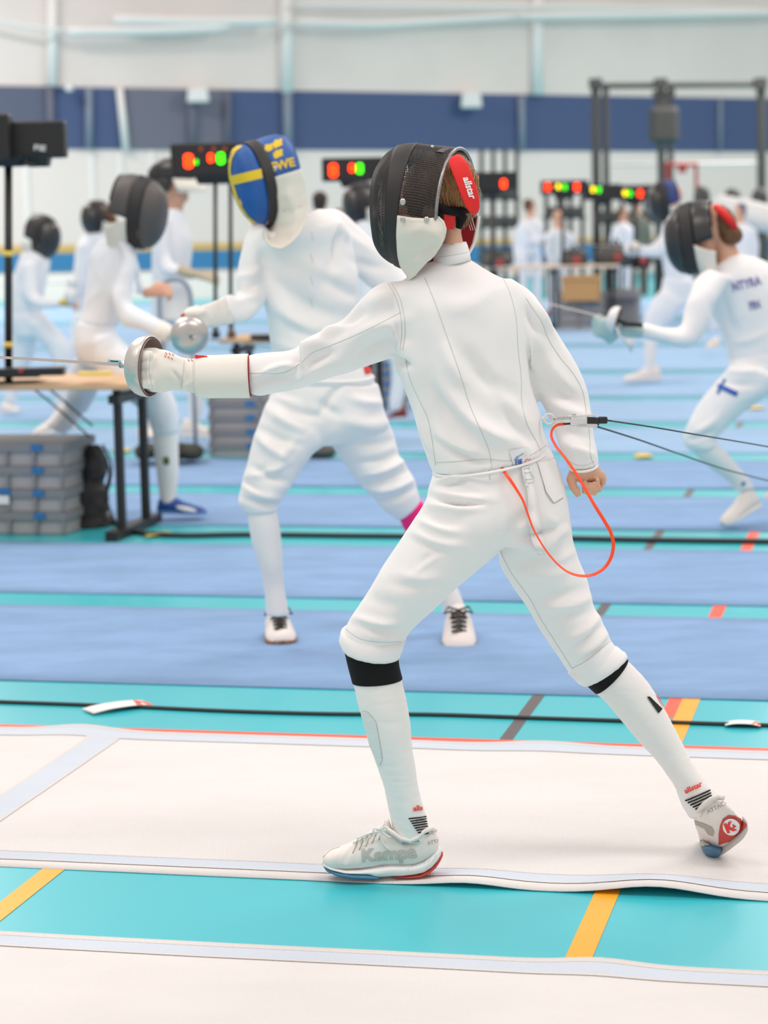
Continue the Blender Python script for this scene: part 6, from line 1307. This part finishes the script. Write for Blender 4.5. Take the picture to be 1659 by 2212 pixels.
# ===== fencer in the right distance with the blue topped mask =====
Y8 = G(1388, 827).y
F8 = empty('person', G(1450, 826), 'distant right fencer with blue on the mask, weapon arm pointing left', 'person', 'fencers in white')
t8 = [(1432, 470, 1475, 462, .08), (1428, 500, 1492, 490, .105), (1430, 540, 1492, 535, .115), (1432, 575, 1488, 575, .11), (1436, 605, 1494, 605, .115)]
a8 = [(1430, 500, 1452, 540, .055, -.1), (1412, 525, 1422, 556, .05, -.14), (1395, 530, 1400, 556, .045, -.18), (1384, 533, 1388, 554, .042, -.2)]
b8 = [(1470, 475, 1490, 500, .05, .06), (1492, 510, 1508, 520, .05, .08), (1484, 560, 1502, 560, .04, .06)]
p8 = [(1434, 595, 1496, 600, .12), (1430, 628, 1505, 630, .125), (1436, 655, 1500, 660, .11)]
l8 = [(1430, 625, 1478, 660, .1, -.05), (1412, 645, 1455, 690, .095, -.06), (1398, 670, 1436, 708, .085, -.07), (1390, 695, 1424, 722, .075, -.07), (1391, 722, 1420, 735, .06, -.07)]
l8b = [(1465, 640, 1505, 620, .1, .08), (1490, 672, 1522, 648, .085, .12), (1515, 700, 1544, 682, .07, .16), (1530, 722, 1552, 712, .05, .18)]
s8 = [(1391, 718, 1420, 728, .055, -.07), (1392, 760, 1418, 765, .05, -.07), (1395, 800, 1412, 800, .036, -.07)]
d8 = dressed(F8, Y8, [t8, a8, b8], [p8, l8, l8b], [s8], vox=.020, amp=.006, seedv=61, headp=(P(1450, 430, Y8), (-.85, -.2, -.2)), hands=[(P(1494, 562, Y8 + .06), (-.3, -.2, -.9), (.8, 0, .2))])
local_mask(F8, 1440, 432, Y8, -84, 10, 1.12, (M_wire, M_band, mat('blue_mask_crown', (.05, .10, .42), .6, col2=(.012, .012, .014), nscale=6), M_bib, M_bib, M_black))
mb = LB([(1392, 528, 1396, 556, .042, -.19), (1380, 528, 1384, 556, .045, -.21)], Y0=Y8); curled_hand(mb, P(1384, 542, Y8 - .21), (-.95, -.1, 0), (0, .5, .8), 1.2); fuse('glove', mb, .014, 2, M_bgwhite, F8)
bell_guard(P(1372, 538, Y8 - .24), Vector((-.85, -.35, .1)), .063, 'epee of the right distance fencer with a pale bell guard', m=M_guard)
simple_shoe(F8, (1428, 820), (1346, 824), Y8 - .07, 34, .1, M_shoe, M_midsole); simple_shoe(F8, (1555, 748), (1524, 752), Y8 + 3.0, 22, .12, mat('cream_shoe', (.75, .66, .55), .8), M_midsole)
# ===== people talking in the distance, referee and onlookers =====
def stander(cx, top, foot, Y, lab, grp, face, hairm, topm, legm, shoem, hw=20, arm=None, seedv=1.0, hairlong=False, cat='person'):
    Y = G(cx, foot).y; Hh = foot - top; hd_h = Hh * .125; sh = top + Hh * .18; hip = top + Hh * .50; kn = top + Hh * .74
    e = empty('person', G(cx, foot), lab, cat, grp)
    T = [(cx - hw * .45, sh - 4, cx + hw * .45, sh - 4, .07), (cx - hw, sh + 8, cx + hw, sh + 8, .10), (cx - hw, top + Hh * .3, cx + hw, top + Hh * .3, .115), (cx - hw * .85, top + Hh * .42, cx + hw * .85, top + Hh * .42, .11), (cx - hw * .9, hip, cx + hw * .9, hip, .115)]
    Lg = [[(cx + q * hw * .5 - hw * .42, hip - 4, cx + q * hw * .5 + hw * .42, hip - 4, .09, q * .03), (cx + q * hw * .55 - hw * .34, kn, cx + q * hw * .55 + hw * .34, kn, .07, q * .03), (cx + q * hw * .55 - hw * .26, foot - 5, cx + q * hw * .55 + hw * .26, foot - 5, .05, q * .03)] for q in (-1, 1)]
    arms = arm or [[(cx + q * hw * .9 - 5, sh + 6, cx + q * hw * .9 + 6, sh + 6, .05), (cx + q * hw * 1.15 - 5, top + Hh * .36, cx + q * hw * 1.15 + 5, top + Hh * .36, .045), (cx + q * hw * 1.1 - 4, top + Hh * .48, cx + q * hw * 1.1 + 4, top + Hh * .48, .035)] for q in (-1, 1)]
    hc_ = P(cx, top + hd_h * .5, Y)
    hs = hd_h * pxs(Y) / .235
    hands = [(P((a[-1][0] + a[-1][2]) / 2, (a[-1][1] + a[-1][3]) / 2, Y + (a[-1][5] if len(a[-1]) > 5 else 0)), (P((a[-1][0] + a[-1][2]) / 2, (a[-1][1] + a[-1][3]) / 2, Y) - P((a[-2][0] + a[-2][2]) / 2, (a[-2][1] + a[-2][3]) / 2, Y)), (0, 1, .1)) for a in arms]
    d = dressed(e, Y, [T] + arms, Lg, [], vox=.026, amp=.005, seedv=seedv, headp=(hc_, face, hs), mj=topm, mb_=legm, hands=hands, extra_body=lambda B: B.tube([hc_ - Vector((0, 0, .08)), hc_ - Vector((0, 0, .26))], .055, 12))
    f = Vector(face).normalized(); mb = MB()
    if hairm:
        mb.ell(hc_ - f * .022 * hs + Vector((0, 0, .045 * hs)), (f * .102 * hs, f.cross(Vector((0, 0, 1))).normalized() * .088 * hs, Vector((0, 0, .085 * hs))), 12)
        mb.ell(hc_ - f * .05 * hs - Vector((0, 0, .02)), (f * .06 * hs, f.cross(Vector((0, 0, 1))).normalized() * .08 * hs, Vector((0, 0, (.12 if hairlong else .07) * hs))), 10)
        fuse('hair', mb, .014, 2, hairm, e)
    eyes(hc_, f, f.cross(Vector((0, 0, 1))).normalized(), Vector((0, 0, 1)), d['body'], hs)
    for q in (-1, 1): simple_shoe(e, (cx + q * hw * .55 - 3 * f.x, foot - 2), (cx + q * hw * .55 + 16 * f.x, foot), Y + q * .03, 11, .1, shoem, M_midsole, 0, -.12)
    return e
GP = 'people standing in the far hall'
stander(1145, 431, 672, 31, 'brown haired person in white facing right, talking in the distance', GP, (.85, .3, -.1), M_hair2, M_bgwhite, M_bgwhite, M_redcloth, 26, arm=[[(1128, 490, 1150, 486, .06, -.1), (1140, 530, 1162, 518, .055, -.14), (1176, 520, 1184, 500, .045, -.2), (1200, 500, 1206, 488, .04, -.22)], [(1112, 490, 1128, 485, .05, .1), (1108, 540, 1122, 540, .045, .1), (1112, 575, 1122, 575, .04, .05)]], seedv=3)
stander(1205, 455, 682, 30.5, 'fair balding person in white facing left beside the display pole', GP, (-.9, -.2, -.1), None, M_bgwhite, M_bgwhite, M_redcloth, 26, arm=[[(1184, 505, 1196, 500, .05, -.1), (1176, 545, 1190, 545, .045, -.15), (1186, 570, 1196, 566, .035, -.2)], [(1222, 500, 1240, 505, .055, .05), (1232, 540, 1250, 540, .05, .08), (1238, 560, 1252, 566, .04, .1)]], seedv=4)
stander(1376, 430, 640, 34, 'person in a grey green shirt and brown trousers behind the right displays', GP, (.3, -.9, 0), M_hair2, mat('grey_green_shirt', (.15, .16, .13), .9), mat('brown_trousers', (.16, .11, .08), .9), M_blackpl, 23, seedv=5)
stander(1345, 448, 650, 33.5, 'person in white standing left of the grey green shirt', GP, (.8, -.3, 0), M_hair2, M_bgwhite, M_bgwhite, M_shoe, 19, seedv=6)
stander(1598, 440, 700, 25, 'person in white with a dark cap behind the red strapped mask', GP, (-.6, -.6, 0), mat('navy_cap', (.02, .06, .16), .7), M_bgwhite, M_bgwhite, M_shoe, 32, seedv=7)
stander(692, 415, 780, 20.5, 'dark haired person behind the shoulder of the flag mask fencer', GP, (.2, 1, 0), M_hairdk, M_bgwhite, M_bgwhite, M_shoe, 30, seedv=8)
stander(736, 452, 760, 23, 'person in pale clothes, hidden up to the head behind the flag mask fencer shoulder', GP, (.5, -.8, 0), M_hair2, M_bgwhite, M_bgwhite, M_shoe, 24, seedv=9)
# fencer between the two nearest ones, seen under the arm and over the shoulder
Y13 = G(860, 902).y
F13 = empty('person', G(850, 900), 'masked fencer seen over the shoulder and under the weapon arm, dark red shoe', 'person', 'fencers in white')
d13 = dressed(F13, Y13, [[(765, 475, 800, 475, .08), (750, 510, 822, 505, .105), (752, 560, 828, 555, .115), (758, 610, 830, 610, .11), (760, 650, 836, 650, .115)], [(752, 510, 775, 500, .055, -.1), (735, 560, 760, 560, .05, -.12), (715, 600, 735, 610, .045, -.16)]], [[(758, 640, 838, 645, .12), (758, 680, 846, 685, .125), (765, 715, 838, 715, .11)], [(800, 690, 848, 690, .1, -.02), (830, 745, 872, 745, .085, -.03), (845, 800, 884, 800, .068, -.03), (842, 850, 874, 852, .055, -.03), (840, 888, 864, 888, .045, -.03)], [(760, 700, 805, 705, .1, .08), (740, 760, 780, 765, .085, .1), (725, 820, 755, 822, .065, .12), (712, 880, 736, 880, .045, .12)]], [], vox=.018, amp=.005, seedv=71, headp=(P(784, 438, Y13), (-.8, -.5, -.05)), hands=[(P(722, 608, Y13 - .17), (-.7, -.2, -.3), (0, .5, .8))])
local_mask(F13, 782, 438, Y13, -70, 6, 1.0, BLK)
simple_shoe(F13, (880, 904), (834, 906), Y13 - .03, 26, .1, mat('dark_red_shoe', (.16, .02, .02), .7), M_midsole); simple_shoe(F13, (736, 896), (700, 898), Y13 + .12, 26, .1, MATS['dark_red_shoe'], M_midsole)
bell_guard(P(708, 612, Y13 - .2), Vector((-.9, -.2, .05)), .063, 'epee hidden behind the flag mask fencer jacket')
